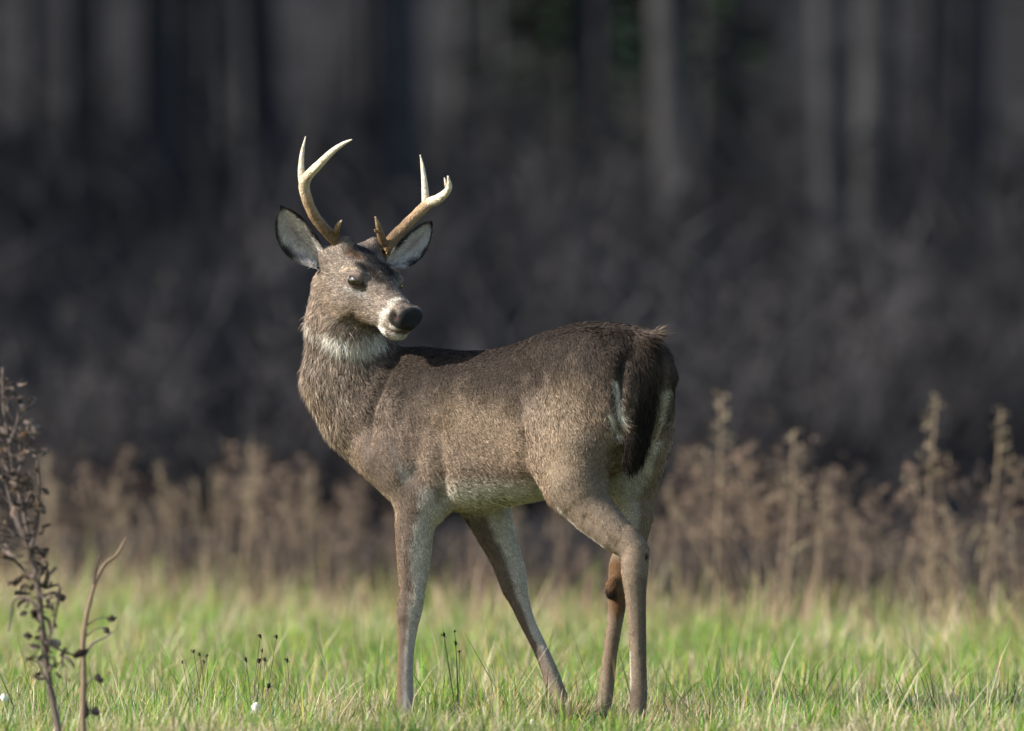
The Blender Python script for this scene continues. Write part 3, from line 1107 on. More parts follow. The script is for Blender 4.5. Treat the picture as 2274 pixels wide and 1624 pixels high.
# ---- hooves: two claws each
def hoof(at, fwd):
    mb = MB()
    at = np.asarray(at, float)
    f = nrm(np.array([fwd[0], fwd[1], 0.]))
    s_ = np.array([-f[1], f[0], 0])
    for sg in (1, -1):
        n = 9
        tt = np.linspace(0, 1, n)
        pts = at + s_ * sg * .012 + f[None] * (.055 * tt - .018)[:, None]
        V = []
        for i, t_ in enumerate(tt):
            h = .045 * (1 - t_) ** .8 + .006
            w = .0125 * (1 - .55 * t_ ** 2)
            a = np.linspace(0, np.pi, 7)
            ring = pts[i] + s_ * (np.cos(a) * w)[:, None] + UP * (np.sin(a) ** .7 * h)[:, None]
            V.append(ring)
        V = np.vstack(V)
        i = (np.arange(n - 1)[:, None] * 7 + np.arange(6)[None]).ravel()
        q = np.stack([i, i + 1, i + 8, i + 7], 1)
        ends = np.array([[0, 6, 5], [0, 5, 1], [1, 5, 4], [1, 4, 2], [2, 4, 3]])
        bot = np.stack([np.arange(n - 1) * 7, np.arange(1, n) * 7, np.arange(1, n) * 7 + 6, np.arange(n - 1) * 7 + 6], 1)
        mb.add(V, np.vstack([q, bot]), np.vstack([ends, ends[:, ::-1] + (n - 1) * 7]), np.array([.035, .028, .022]))
    return dpart('hoof', mb.mesh('hoof'), M_HORN)


for (x_, y_, Y_, fw) in ((895, 0, Yf - .02, (-.75, -.6)), (1254, 0, .11, (-.6, .5)), (1412, 0, -.355, (-.8, -.3)), (1335, 0, -.07, (-.85, .1))):
    k_ = (CAM_D + Y_) / CAM_D / PXM
    hoof(((x_ - CX) * k_, Y_, gz((x_ - CX) * k_, Y_)), fw)

# ================================================================ GROUND
def gpt(px, Y):
    return (px - CX) * (CAM_D + Y) / CAM_D / PXM


def grid_mesh(name, xs, ys, colf, zf):
    X, Yg = np.meshgrid(xs, ys, indexing='ij')
    V = np.stack([X, Yg, zf(X, Yg)], -1).reshape(-1, 3)
    n = len(ys)
    i = (np.arange(len(xs) - 1)[:, None] * n + np.arange(n - 1)[None]).ravel()
    q = np.stack([i, i + n, i + n + 1, i + 1], 1)
    return mesh_np(name, V, q, True, colf(V))


def weed_edge(x):
    """distance (world Y) at which the mown grass gives way to dry weeds; nearer on the right"""
    return 11.0 - 1.6 * np.clip(x, -4, 3)


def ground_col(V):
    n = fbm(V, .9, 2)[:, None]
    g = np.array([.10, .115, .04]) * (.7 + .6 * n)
    shade_litter = np.array([.020, .0185, .0185]) * (.6 + .8 * n)  # litter beyond the weeds, with forest-edge shade painted into its near-black colour
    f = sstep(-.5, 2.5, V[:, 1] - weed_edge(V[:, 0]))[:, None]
    return g * (1 - f) + shade_litter * f


xs = np.concatenate([np.linspace(-900, -40, 18), np.linspace(-36, -8, 16), np.linspace(-7, 7, 80), np.linspace(8, 36, 16), np.linspace(40, 900, 18)])
ys = np.concatenate([np.linspace(-300, -10, 10), np.linspace(-8, 24, 110), np.linspace(25, 140, 70), np.linspace(150, 1500, 20)])
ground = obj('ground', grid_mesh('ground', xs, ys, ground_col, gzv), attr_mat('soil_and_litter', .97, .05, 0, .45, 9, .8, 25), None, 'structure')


# ================================================================ GRASS (uncountable)
def blades(name, x, y, h, w, lean, az, col_root, col_tip, bend, seed, facing=None):
    m = len(x)
    rng = np.random.default_rng(seed)
    z = gzv(x, y)
    base = np.stack([x, y, z - .004], 1)
    ld = np.stack([np.cos(az), np.sin(az), np.zeros(m)], 1)
    fa = az + np.pi / 2 + rng.normal(size=m) * .5
    sdv = np.stack([np.cos(fa), np.sin(fa), np.zeros(m)], 1)
    ts = (0, .4, .75, 1.0)
    pts = []
    for t in ts:
        out = lean * h * t + bend * h * t ** 2.2
        up = h * t * np.sqrt(np.clip(1 - (lean + bend * t) ** 2 * .6, .1, 1))
        pts.append(base + ld * out[:, None] + np.stack([0 * up, 0 * up, up], 1))
    ww = (1.0, .85, .5)
    Vh = []
    for k in range(3):
        Vh += [pts[k] - sdv * (w * ww[k] * .5)[:, None], pts[k] + sdv * (w * ww[k] * .5)[:, None]]
    Vh.append(pts[3])
    Vh = np.stack(Vh, 1)
    i = np.arange(m) * 7
    q = np.vstack([np.stack([i, i + 1, i + 3, i + 2], 1), np.stack([i + 2, i + 3, i + 5, i + 4], 1)])
    t = np.stack([i + 4, i + 5, i + 6], 1)
    cm = (col_root + col_tip) / 2
    Ch = np.stack([col_root, col_root, cm, cm, col_tip, col_tip, col_tip], 1)
    nn = np.stack([rng.normal(size=m) * .45, rng.normal(size=m) * .45 - .25, np.ones(m)], 1)
    return mesh_np(name, Vh.reshape(-1, 3), [q, t], True, np.clip(Ch.reshape(-1, 3), .004, .8))


def grass_field(n, x0, x1, y0, y1, seed, hmul=1.0, wmul=1.0):
    rng = np.random.default_rng(seed)
    x, y = rng.uniform(x0, x1, n), rng.uniform(y0, y1, n)
    pz = np.stack([x, y, 0 * x], 1)
    big, tuft, dry = fbm(pz, .8, 31), fbm(pz, 7, 32), fbm(pz, 2.6, 33)
    edge = weed_edge(x)
    keep = (rng.random(n) < .25 + 1.1 * tuft) & (y < edge + 1.6)
    x, y, big, tuft, dry, edge = [a[keep] for a in (x, y, big, tuft, dry, edge)]
    m = len(x)
    h = (.028 + .095 * tuft ** 1.5 + .05 * big) * (.4 + 1.0 * rng.random(m)) * hmul
    tall = rng.random(m) < .03
    h = np.where(tall, h * 1.9 + .02, h)
    h = h * (1 + .35 * sstep(-3, 1, y - edge))
    w = (.0016 + .0038 * rng.random(m) ** 1.5) * wmul
    az = rng.uniform(0, 2 * np.pi, m)
    lean = rng.random(m) * .65
    bend = rng.random(m) ** 2 * .6
    g1, g2, g3, tan_, pale = np.array([.10, .235, .028]), np.array([.235, .37, .045]), np.array([.06, .125, .03]), np.array([.40, .31, .18]), np.array([.58, .50, .35])
    k = rng.random(m)[:, None]
    c = g1 * (1 - k) + g2 * k
    c = np.where((rng.random(m) < .3)[:, None], g3, c) * (.72 + .56 * fbm(np.stack([x, y, 0 * x], 1), 1.7, 44))[:, None]
    pd = np.clip(.34 + 1.9 * (dry - .5) + .22 * sstep(-4, 1, y - edge), .04, .85)
    isd = rng.random(m) < pd
    k2 = rng.random(m)[:, None]
    c = np.where(isd[:, None], tan_ * (1 - k2) + pale * k2, c)
    lean = np.where(isd, lean + .35 * rng.random(m), lean)
    tipc = c * (1.0 + .25 * rng.random(m))[:, None]
    ytip = (rng.random(m) < .15)[:, None]
    tipc = np.where(ytip, np.array([.40, .31, .08]), tipc)
    return x, y, h, w, np.clip(lean, 0, .85), az, c * .75, tipc, bend


def cat_fields(fs):
    return [np.concatenate([f[i] for f in fs]) for i in range(9)]


fld = cat_fields([grass_field(165000, -2.0, 2.0, -1.9, 1.6, 1), grass_field(105000, -2.6, 2.6, 1.6, 8.0, 2, 1.0, 1.25),
                  grass_field(50000, -3.6, 3.6, 8.0, 17.5, 3, 1.1, 1.6), grass_field(16000, -4.5, 4.5, -3.5, 17, 4, 1.0, 1.6)])
# long straw blades and thin reddish stems where the mown grass meets the weeds, a few big green blades near the deer
rg = np.random.default_rng(17)


def extra(n, x0, x1, yf, hh, ww, cols, lean):
    x = rg.uniform(x0, x1, n)
    y = yf(x, n)
    c = np.asarray(cols)[rg.integers(0, len(cols), n)] * (.7 + .6 * rg.random(n))[:, None]
    return [x, y, hh[0] + (hh[1] - hh[0]) * rg.random(n) ** 1.5, ww[0] + (ww[1] - ww[0]) * rg.random(n), lean * rg.random(n), rg.uniform(0, 6.283, n), c * .8, c * 1.1, rg.random(n) ** 2 * .7]


STRAW = [(.42, .32, .19), (.50, .40, .25), (.30, .18, .12), (.26, .30, .08)]
fld = cat_fields([fld, extra(5200, -4.2, 4.2, lambda x, n: weed_edge(x) + rg.normal(size=n) * 1.0 - .5, (.08, .30), (.003, .010), STRAW, .5),
                  extra(2600, -3, 3, lambda x, n: rg.uniform(.5, 9, n), (.08, .24), (.0018, .004), STRAW + [(.30, .17, .12)] * 2, .35),
                  extra(1500, -2, 2, lambda x, n: rg.uniform(-1.2, 3.5, n), (.07, .17), (.004, .0075), [(.10, .24, .04), (.16, .30, .05), (.20, .30, .10), (.34, .32, .06)], .55),
                  extra(5000, -2, 2, lambda x, n: rg.uniform(-1.6, 1.2, n), (.05, .15), (.002, .0045), [(.55, .48, .34), (.46, .36, .22), (.62, .58, .46)], .9)])
x, y, h, w, lean, az, cr, ct, bend = fld
# trampled where the deer stands
tr_ = np.zeros(len(x))
for (hx, hy) in ((gpt(897, .04), .04), (gpt(1416, -.34), -.34), (gpt(1340, -.06), -.06)):
    tr_ = np.maximum(tr_, sstep(.24, .10, np.abs(x - hx)) * sstep(-1.3, -.7, y - hy) * sstep(.25, .1, y - hy))
h = h * (1 - .55 * tr_)
lean = np.clip(lean + .3 * tr_, 0, .95)
grass = obj('grass', blades('grass', x, y, h, w, lean, az, cr, ct, bend, 5), M_GRASS, None, 'stuff')
tag(grass, 'short green meadow grass mixed with dry straw around the deer', 'grass', kind='stuff')


def tuft(name, cx_, cy_, n, hh, spread, cols, seed, wmul=1.3, label=None):
    rng = np.random.default_rng(seed)
    a, r_ = rng.uniform(0, 6.283, n), spread * np.sqrt(rng.random(n))
    x, y = cx_ + np.cos(a) * r_, cy_ + np.sin(a) * r_
    c = np.asarray(cols)[rng.integers(0, len(cols), n)] * (.75 + .5 * rng.random(n))[:, None]
    me = blades(name, x, y, hh * (.45 + .65 * rng.random(n)), (.003 + .003 * rng.random(n)) * wmul, rng.random(n) * .45, a + rng.normal(size=n) * .6, c * .7, c * 1.1, rng.random(n) * .5, seed)
    o = obj(name, me, M_GRASS)
    tag(o, label, 'grass tuft')
    return o


GR, TN = [(.12, .22, .03), (.2, .27, .05), (.08, .15, .03)], [(.38, .29, .17), (.48, .40, .26), (.16, .2, .05)]


tuft('grass_tuft', gpt(1240, -.06), -.06, 420, .115, .075, TN + GR[:1], 61, label='straw coloured grass tuft hiding the hoof of the slanted foreleg')
tuft('grass_tuft', gpt(1375, -.5), -.5, 260, .085, .09, GR + TN[:1], 62, label='green grass tuft in front of the two hind hooves')
tuft('grass_tuft', gpt(893, -.12), -.12, 200, .075, .08, GR + TN[:2], 63, label='low grass tuft round the hoof of the upright foreleg')

# ================================================================ DRY WEEDS BEHIND THE DEER
def weed_meshes(kind, seed):
    """stem and seed head of one dry weed, base at the origin, about 1 m tall (scaled when placed)"""
    rg = np.random.default_rng(seed)
    st, hd_ = MB(), MB()
    lean = rg.normal(size=2) * .10
    n = 9
    t = np.linspace(0, 1, n)
    path = np.stack([lean[0] * t ** 1.5 + .012 * np.sin(t * 7 + seed), lean[1] * t ** 1.5, t], 1)
    sc_ = np.array([.33, .25, .165]) if kind == 'oat' else np.array([.21, .155, .11]) if kind == 'plume' else np.array([.10, .075, .062])
    st.tube(path, np.linspace(.0055, .0022, n) if kind == 'oat' else np.linspace(.008, .003, n), 5, sc_)

    def fluff(c, r_, k, colr, size):
        d = rg.normal(size=(k, 3))
        p = c + d * r_
        for q in range(k):
            a, b = rg.normal(size=3), rg.normal(size=3)
            a = a / np.linalg.norm(a) * size * rg.uniform(.6, 1.5)
            b = b / np.linalg.norm(b) * size * rg.uniform(.4, .9)
            hd_.add(np.array([p[q] - a, p[q] + b, p[q] + a, p[q] - b]), [[0, 1, 2, 3]], None, colr * rg.uniform(.6, 1.4))
    if kind == 'plume':                     # goldenrod-like: arching side sprays of fluff
        for k in range(16):
            f = .48 + .52 * k / 15
            c0 = np.array([np.interp(f, t, path[:, a]) for a in range(3)])
            az = rg.uniform(0, 6.28)
            L = (1.08 - f) * .34 + .04
            tt = np.linspace(0, 1, 5)
            br = c0 + np.stack([np.cos(az) * L * tt, np.sin(az) * L * tt, L * (.9 * tt - .55 * tt ** 2)], 1)
            st.tube(br, np.linspace(.0028, .0015, 5), 4, sc_)
            for j in (2, 3, 4):
                fluff(br[j], .013, 4, np.array([.185, .13, .097]), .012)
        fluff(path[-1], .02, 12, np.array([.175, .125, .098]), .016)
    elif kind == 'umbel':                   # aster-like: many fine twigs with small button heads
        for k in range(22):
            f = .30 + .70 * rg.random()
            c0 = np.array([np.interp(f, t, path[:, a]) for a in range(3)])
            az = rg.uniform(0, 6.28)
            L = rg.uniform(.08, .24)
            tt = np.linspace(0, 1, 4)
            br = c0 + np.stack([np.cos(az) * L * tt * .8, np.sin(az) * L * tt * .8, L * tt * .8], 1)
            st.tube(br, np.linspace(.0025, .0012, 4), 4, sc_ * .8)
            fluff(br[-1], .014, 9, np.array([.085, .065, .058]), .013)
    else:                                   # tall grass stalk with a loose oat-like panicle
        for k in range(22):
            f = .62 + .38 * k / 21
            c0 = np.array([np.interp(f, t, path[:, a]) for a in range(3)])
            az = rg.uniform(0, 6.28)
            L = (1.03 - f) * .22 * rg.uniform(.3, 1.2) + .012
            tt = np.linspace(0, 1, 4)
            br = c0 + np.stack([np.cos(az) * L * tt, np.sin(az) * L * tt, L * (1.3 * tt - .9 * tt ** 2)], 1)
            st.tube(br, np.linspace(.0015, .0008, 4), 3, sc_)
            fluff(br[-1], .009, 4, np.array([.26, .21, .14]), .010)
        for k in range(3):                  # long dry leaves
            f = rg.uniform(.1, .45)
            c0 = np.array([np.interp(f, t, path[:, a]) for a in range(3)])
            az = rg.uniform(0, 6.28)
            tt = np.linspace(0, 1, 6)
            L = rg.uniform(.2, .35)
            ctr = c0 + np.stack([np.cos(az) * L * tt, np.sin(az) * L * tt, L * (1.1 * tt - 1.3 * tt ** 2)], 1)
            wv = np.array([-np.sin(az), np.cos(az), 0]) * .006
            V = np.vstack([ctr - wv * (1 - tt ** 2)[:, None], ctr + wv * (1 - tt ** 2)[:, None]])
            i = np.arange(5)
            st.add(V, np.stack([i, i + 1, i + 7, i + 6], 1), None, np.array([.30, .25, .14]))
    return st.mesh('stem'), hd_.mesh('seed_head', False)


def weed_kind(kind, name, label, cat, group, seeds):
    protos = []
    for s_ in seeds:
        e = empty(name)
        a, b = weed_meshes(kind, s_)
        obj('stem', a, M_DRY, e)
        obj('seed_head', b, M_DRY, e, 'stuff')
        tag(e, label, cat, group)
        protos.append([e, False])
    return protos


def place(protos, rg, x, y, hgt, tilt=.06, label=None, group=None):
    pr = rg.choice(protos)
    if pr[1]:
        o = copy_tree(pr[0])
    else:
        o = pr[0]
        pr[1] = True
    o.location = (x, y, float(gzv(x, y)) - .01)
    o.scale = (hgt, hgt, hgt) if hgt < 1 else (1, 1, hgt)
    o.rotation_euler = (rg.gauss(0, tilt), rg.gauss(0, tilt), rg.uniform(0, 6.28))
    if label:
        o['label'] = label
        if 'group' in o:
            del o['group']
    return o


rgw = random.Random(5)
plume = weed_kind('plume', 'goldenrod', 'dry brown weed with fluffy arching seed sprays in the band behind the deer', 'dry weed', 'fluffy dry weeds behind the deer', range(10, 15))
umbel = weed_kind('umbel', 'aster', 'dry brown weed with fine twigs and small button seed heads behind the deer', 'dry weed', 'twiggy dry weeds behind the deer', range(20, 25))
oat = weed_kind('oat', 'grass_stalk', 'thin straw coloured grass stalk standing among the dry weeds', 'grass stalk', 'thin grass stalks among the weeds', range(30, 34))


def top_h(py, Y):
    return CAM_H - (py - HZ) * (CAM_D + Y) / CAM_D / PXM


# outline of the weed band: (photo column, row of its tops)
skyl = [(-200, 1080), (0, 1080), (130, 1040), (230, 1020), (330, 1075), (420, 1070), (480, 1090), (530, 1000), (600, 985), (680, 1000), (760, 1060), (900, 1090), (1050, 1120), (1200, 1110),
        (1440, 1090), (1540, 1040), (1600, 1000), (1720, 965), (1800, 1020), (1880, 1060), (1960, 1100), (2030, 1090), (2130, 1030), (2200, 1040), (2274, 1120), (2500, 1100)]
for k in range(135):
    px = rgw.uniform(-180, 2460)
    Y0 = weed_edge(gpt(px, 12))
    Y = Y0 + rgw.uniform(-.5, 3.2)
    x_ = gpt(px, Y)
    tp = np.interp(px, [q[0] for q in skyl], [q[1] for q in skyl])
    hh = top_h(tp + (rgw.uniform(-25, 40) if rgw.random() < .4 else rgw.uniform(40, 190)), Y)
    place(plume if rgw.random() < .42 else umbel, rgw, x_, Y, max(hh, .22))
for px in [1530, 1560, 1610, 1640, 1680, 1700, 1730, 1760, 1800, 1850, 2040, 2090, 2130, 2160, 2200, 2240, 540, 570, 610, 640, 670, 230, 370]:
    Y = float(weed_edge(gpt(px, 10))) + rgw.uniform(-.6, .6)
    tp = np.interp(px, [q[0] for q in skyl], [q[1] for q in skyl]) + rgw.uniform(-20, 30)
    place(plume if rgw.random() < .7 else umbel, rgw, gpt(px, Y), Y, top_h(tp, Y), .10)
for k in range(44):
    px = rgw.uniform(-100, 2400)
    Y = weed_edge(gpt(px, 11)) + rgw.uniform(-1.2, 2.0)
    place(oat, rgw, gpt(px, Y), Y, rgw.uniform(.35, .62), .12)
for px, tp, dY, lab in ((1592, 872, -.6, 'tallest straw grass stalk with drooping panicle behind the rump'),
                        (1745, 960, -.9, 'thick pale upright stalk among brown fluffy weeds behind the hind legs'),
                        (2068, 880, -.4, 'tall straw stalk with loose panicle, beside a shorter forked stalk'),
                        (2178, 905, .3, 'slender pale stalk topped by a single small panicle'),
                        (535, 968, .0, 'tall straw stalk rising above the weeds beyond the chest'),
                        (128, 1015, .4, 'pale straw stalk with nodding head behind the dark foreground weed')):
    Y = float(weed_edge(gpt(px, 10))) + dY
    o = place(oat, rgw, gpt(px, Y), Y, 1, .0, label=lab)
    hh = top_h(tp, Y)
    o.scale = (.8, .8, hh)
    o.rotation_euler = (0, rgw.uniform(-.16, .06), rgw.uniform(0, 6.28))

# matted dead undergrowth between the stems (uncountable)
rg = np.random.default_rng(88)
n = 36000
x = rg.uniform(-6, 6, n)
y = weed_edge(x) + rg.uniform(.2, 8, n)
c = np.array([.024, .0205, .02])[None] * (.4 + 1.1 * rg.random(n))[:, None]  # dead blades darkened so their colour carries the shade between the weeds
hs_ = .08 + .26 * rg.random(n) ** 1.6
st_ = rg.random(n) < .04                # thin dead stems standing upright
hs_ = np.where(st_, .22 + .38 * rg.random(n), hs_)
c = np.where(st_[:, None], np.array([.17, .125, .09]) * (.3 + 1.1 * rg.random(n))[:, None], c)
y = np.where(st_, weed_edge(x) + rg.normal(size=n) * 1.3 + .8, y)
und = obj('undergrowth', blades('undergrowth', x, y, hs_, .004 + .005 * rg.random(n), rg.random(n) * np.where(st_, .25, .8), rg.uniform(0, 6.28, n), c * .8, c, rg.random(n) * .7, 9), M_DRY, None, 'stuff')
tag(und, 'matted dead undergrowth between the dry weeds, painted dark brown for shade', 'undergrowth', kind='stuff')

# ================================================================ FOREST
def tree_meshes(seed, hgt=17.0, r0=.16, low=2.2, conifer=False):
    rg = np.random.default_rng(seed)
    tr, cr = MB(), MB()
    n = 14
    t = np.linspace(0, 1, n)
    path = np.stack([.35 * np.sin(t * 3 + seed) * t, .3 * np.cos(t * 2.3 + seed * 2) * t, hgt * t], 1)
    path[:, :2] -= path[0, :2]
    rad = r0 * (1 - .85 * t) * (1 + .5 * np.exp(-t * 40))
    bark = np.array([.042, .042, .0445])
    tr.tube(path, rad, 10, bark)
    if conifer:
        for k in range(1500):
            f = rg.uniform(.12, 1)
            c0 = np.array([np.interp(f, t, path[:, a]) for a in range(3)])
            az, L = rg.uniform(0, 6.28), (1 - f) * 2.6 * rg.uniform(.3, 1) + .15
            tip = c0 + np.array([np.cos(az) * L, np.sin(az) * L, -.25 * L])
            s_ = np.array([-np.sin(az), np.cos(az), .1]) * rg.uniform(.12, .3)
            b0 = c0 + (tip - c0) * .35
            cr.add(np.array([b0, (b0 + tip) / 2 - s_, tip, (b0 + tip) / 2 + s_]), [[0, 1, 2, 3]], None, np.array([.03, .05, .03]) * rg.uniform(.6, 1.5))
        return tr.mesh('trunk'), cr.mesh('crown', False)
    for k in range(30):
        f = rg.uniform(.34, .97)
        c0 = np.array([np.interp(f, t, path[:, a]) for a in range(3)])
        az, L = rg.uniform(0, 6.28), (1.15 - f) * 4.2 * rg.uniform(.5, 1.1)
        tt = np.linspace(0, 1, 6)
        el = rg.uniform(.2, .9)
        br = c0 + np.stack([np.cos(az + .3 * tt) * L * tt, np.sin(az + .3 * tt) * L * tt, L * el * tt], 1)
        tr.tube(br, np.linspace(.05 * (1.1 - f) + .012, .008, 6), 5, bark * .9)
        for j in range(26):
            g_ = rg.uniform(.25, 1)
            p0 = np.array([np.interp(g_, tt, br[:, a]) for a in range(3)])
            d = rg.normal(size=3) * .6 + np.array([np.cos(az), np.sin(az), .5])
            d = d / np.linalg.norm(d) * rg.uniform(.4, 1.3)
            s_ = np.cross(d, rg.normal(size=3))
            s_ = s_ / np.linalg.norm(s_) * .012
            for q in range(3):
                e0 = p0 + d * q * .25
                dd = d * (.5 if q == 0 else .7) + rg.normal(size=3) * .3
                cr.add(np.array([e0 - s_, e0 + s_, e0 + dd]), None, [[0, 1, 2]], bark * rg.uniform(.5, .9))
    return tr.mesh('trunk'), cr.mesh('crown', False)


def tree_proto(name, *a, **k):
    e = empty(name)
    m1, m2 = tree_meshes(*a, **k)
    obj('trunk', m1, M_BARK, e)
    obj('crown', m2, M_NEEDLE if k.get('conifer') else M_TWIG, e)
    return [e, False]


bare = [tree_proto('bare_tree', s_, 15 + 3 * (s_ % 3), .11 + .03 * (s_ % 4)) for s_ in range(6)]
fir = [tree_proto('conifer', 40 + s_, 13 + 2 * s_, .15, conifer=True) for s_ in range(2)]
rgt = random.Random(11)
TL = {'t': 'bare grey forest tree with slim trunk and twiggy crown behind the meadow', 'c': 'dark green conifer standing deep in the bare forest'}


def put_tree(pr, x, y, s_, label, cat, group):
    o = pr[0] if not pr[1] else copy_tree(pr[0])
    pr[1] = True
    o.location = (x, y, float(gzv(x, y)) - .1)
    o.scale = (s_, s_, s_)
    o.rotation_euler = (rgt.gauss(0, .02), rgt.gauss(0, .02), rgt.uniform(0, 6.28))
    tag(o, label, cat, group)
    if not group and 'group' in o:
        del o['group']
    return o


# the trunks one can tell apart: (photo column, distance, scale, label)
for px, Y, s_, lab in ((890, 84, 1.5, 'palest and thickest grey trunk rising behind the antlers'),
                       (1525, 90, 1.3, 'slim grey trunk behind the rump at the forest edge'),
                       (1850, 84, 1.4, 'pair trunk, the thicker of two pale trunks above the tall weeds'),
                       (1930, 92, 1.3, 'pair trunk, the thinner of two pale trunks above the tall weeds'),
                       (2150, 86, 1.3, 'grey trunk standing beyond the tall straw stalk with loose panicle'),
                       (620, 94, 1.3, 'slim dark trunk beyond the open ear'),
                       (360, 90, 1.4, 'grey trunk beyond the dark foreground weed')):
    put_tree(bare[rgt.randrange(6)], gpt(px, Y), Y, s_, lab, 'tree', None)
for k in range(110):
    Y = 82 + 75 * rgt.random() ** 1.1
    x_ = rgt.uniform(-1, 1) * (12 + .14 * Y) - 6
    if abs(x_) < (CAM_D + Y) * .055 and Y < 96:
        Y += 14
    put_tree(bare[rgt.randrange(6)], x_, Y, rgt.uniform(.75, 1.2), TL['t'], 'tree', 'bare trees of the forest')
for k in range(56):                      # conifer stand added out of view to the left to shade the forest edge
    Y = 34 + 75 * rgt.random()
    x_ = -7.5 - .07 * Y - 16 * rgt.random()
    put_tree(fir[rgt.randrange(2)], x_, Y, rgt.uniform(1.2, 1.6), 'dark green conifer of the unseen stand added to shade the bare forest', 'conifer', 'conifers of the added shade stand')
for k in range(3):
    Y = 125 + 25 * rgt.random()
    x_ = rgt.uniform(-9, 9)
    put_tree(fir[rgt.randrange(2)], x_, Y, rgt.uniform(.8, 1.3), TL['c'], 'conifer', 'conifers in the forest')


# shrubs of the forest edge
def shrub_mesh(seed):
    rg = np.random.default_rng(seed)
    mb = MB()
    for k in range(46):
        az, L = rg.uniform(0, 6.28), rg.uniform(.5, 1.6)
        tt = np.linspace(0, 1, 5)
        el = rg.uniform(.8, 2.5)
        d = nrm(np.array([np.cos(az), np.sin(az), el]))
        br = d * (L * tt)[:, None] + rg.normal(size=3) * .15 * (tt ** 2)[:, None] + np.array([np.cos(az), np.sin(az), 0]) * .1
        colr = np.array([.045, .043, .046]) * rg.uniform(.6, 1.4)
        mb.tube(br, np.linspace(.012, .004, 5), 4, colr)
        for j in range(14):
            p0 = br[rg.integers(1, 5)]
            dd = d * .25 + rg.normal(size=3) * .18
            s_ = nrm(rg.normal(size=3)) * .008
            mb.add(np.array([p0 - s_, p0 + s_, p0 + dd]), None, [[0, 1, 2]], colr)
        for j in range(5):
            p0 = br[rg.integers(1, 5)] + rg.normal(size=3) * .12
            a, b = nrm(rg.normal(size=3)) * .05, nrm(rg.normal(size=3)) * .03
            mb.add(np.array([p0 - a, p0 - b, p0 + a, p0 + b]), [[0, 1, 2, 3]], None, np.array([.032, .028, .027]) * rg.uniform(.5, 1.3))
    return mb.mesh('shrub', False)


sm = [shrub_mesh(s_) for s_ in range(4)]
for m_ in sm:
    m_.materials.append(M_TWIG)
for k in range(220):
    Y = 34 + 85 * rgt.random()
    x_ = rgt.uniform(-1, 1) * (4 + .13 * Y)
    o = obj('shrub', sm[k % 4])
    o.location = (x_, Y, float(gzv(x_, Y)) - .05)
    f = rgt.uniform(.8, 1.3) * (1 + max(Y - 45, 0) * .022)
    o.scale = (f, f, f)
    o.rotation_euler = (0, 0, rgt.uniform(0, 6.28))
    tag(o, 'leafless grey shrub of thin twigs at the foot of the forest', 'shrub', 'leafless shrubs under the trees')

# wooded hillside closing the view
def hill_z(X, Y):
    return -2 + 60 * sstep(152, 290, Y) + .6 * np.sin(X * .2) * np.sin(Y * .15)


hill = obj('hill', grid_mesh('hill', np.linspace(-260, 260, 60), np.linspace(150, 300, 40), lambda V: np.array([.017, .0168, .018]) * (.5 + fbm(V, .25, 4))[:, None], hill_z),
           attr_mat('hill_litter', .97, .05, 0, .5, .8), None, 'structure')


# ================================================================ FOREGROUND PLANTS
def fz(zx, zy, Y):
    return P(zx * .545, 739 + zy * .545, Y)


def fpart(name, mb, parent, mat=None):
    o = obj(name, mb.mesh(name), mat or M_DRY, parent)
    o.location = (-np.array(parent.location)).tolist()
    return o


def curl_leaf(p0, d, L, wd, curl, rg, col):
    """withered, curled and folded leaf"""
    mb = MB()
    n, mW = 9, 5
    d = nrm(d)
    s_ = nrm(np.cross(d, [.1, .9, .3]) + rg.normal(size=3) * .3)
    u = np.cross(s_, d)
    p, rows = np.array(p0, float), []
    dr, ur = d.copy(), u.copy()
    for i in range(n):
        t = i / (n - 1)
        w = wd * math.sin(math.pi * (t * .9 + .08)) ** .8
        v = np.linspace(-1, 1, mW)
        rows.append(p + s_ * (v * w)[:, None] + ur * (np.abs(v) ** 1.5 * w * .9)[:, None] + rg.normal(size=(mW, 3)) * wd * .08)
        a = curl / n * (1 + t)
        dr, ur = dr * math.cos(a) + ur * math.sin(a), ur * math.cos(a) - dr * math.sin(a)
        p = p + dr * L / n
    V = np.vstack(rows)
    V2 = V + u * .0008
    i = (np.arange(n - 1)[:, None] * mW + np.arange(mW - 1)[None]).ravel()
    q = np.stack([i, i + 1, i + mW + 1, i + mW], 1)
    k = col * (.8 + .4 * rg.random((len(V), 1)))
    mb.add(V, q, None, k)
    return mb


YW = -2.2
rg = np.random.default_rng(4)
e0 = fz(248, 1690, YW)
weed = empty('withered_weed', (float(e0[0]), YW, 0))
tag(weed, 'tall dark withered weed with curled grey leaves and round brown seed heads', 'weed')
STEM = np.array([.10, .078, .068])
spts = [(248, 1740), (238, 1620), (205, 1450), (183, 1300), (167, 1150), (150, 1000), (125, 880), (95, 720), (62, 600), (38, 450), (14, 290), (12, 140)]
path = catmull([fz(a, b, YW + .015 * math.sin(i)) for i, (a, b) in enumerate(spts)], 60)
path[0, 2] = -.02
fpart('stem', MB().tube(path, np.linspace(.0085, .0035, 60), 8, STEM * 1.2, bump=.25), weed)
brs = [[(165, 1150), (120, 1085), (60, 1090), (45, 1160), (35, 1215)], [(150, 1010), (90, 960), (30, 900), (-20, 860)], [(160, 1080), (215, 1060), (235, 1095), (210, 1230)],
       [(125, 880), (150, 780), (160, 640), (150, 520)], [(95, 720), (40, 690), (0, 640)], [(62, 600), (100, 500), (105, 420)], [(38, 450), (70, 370), (75, 300)], [(150, 1000), (190, 950), (185, 930)],
       [(183, 1260), (230, 1285), (290, 1310), (340, 1310)], [(205, 1450), (170, 1380), (150, 1330)]]
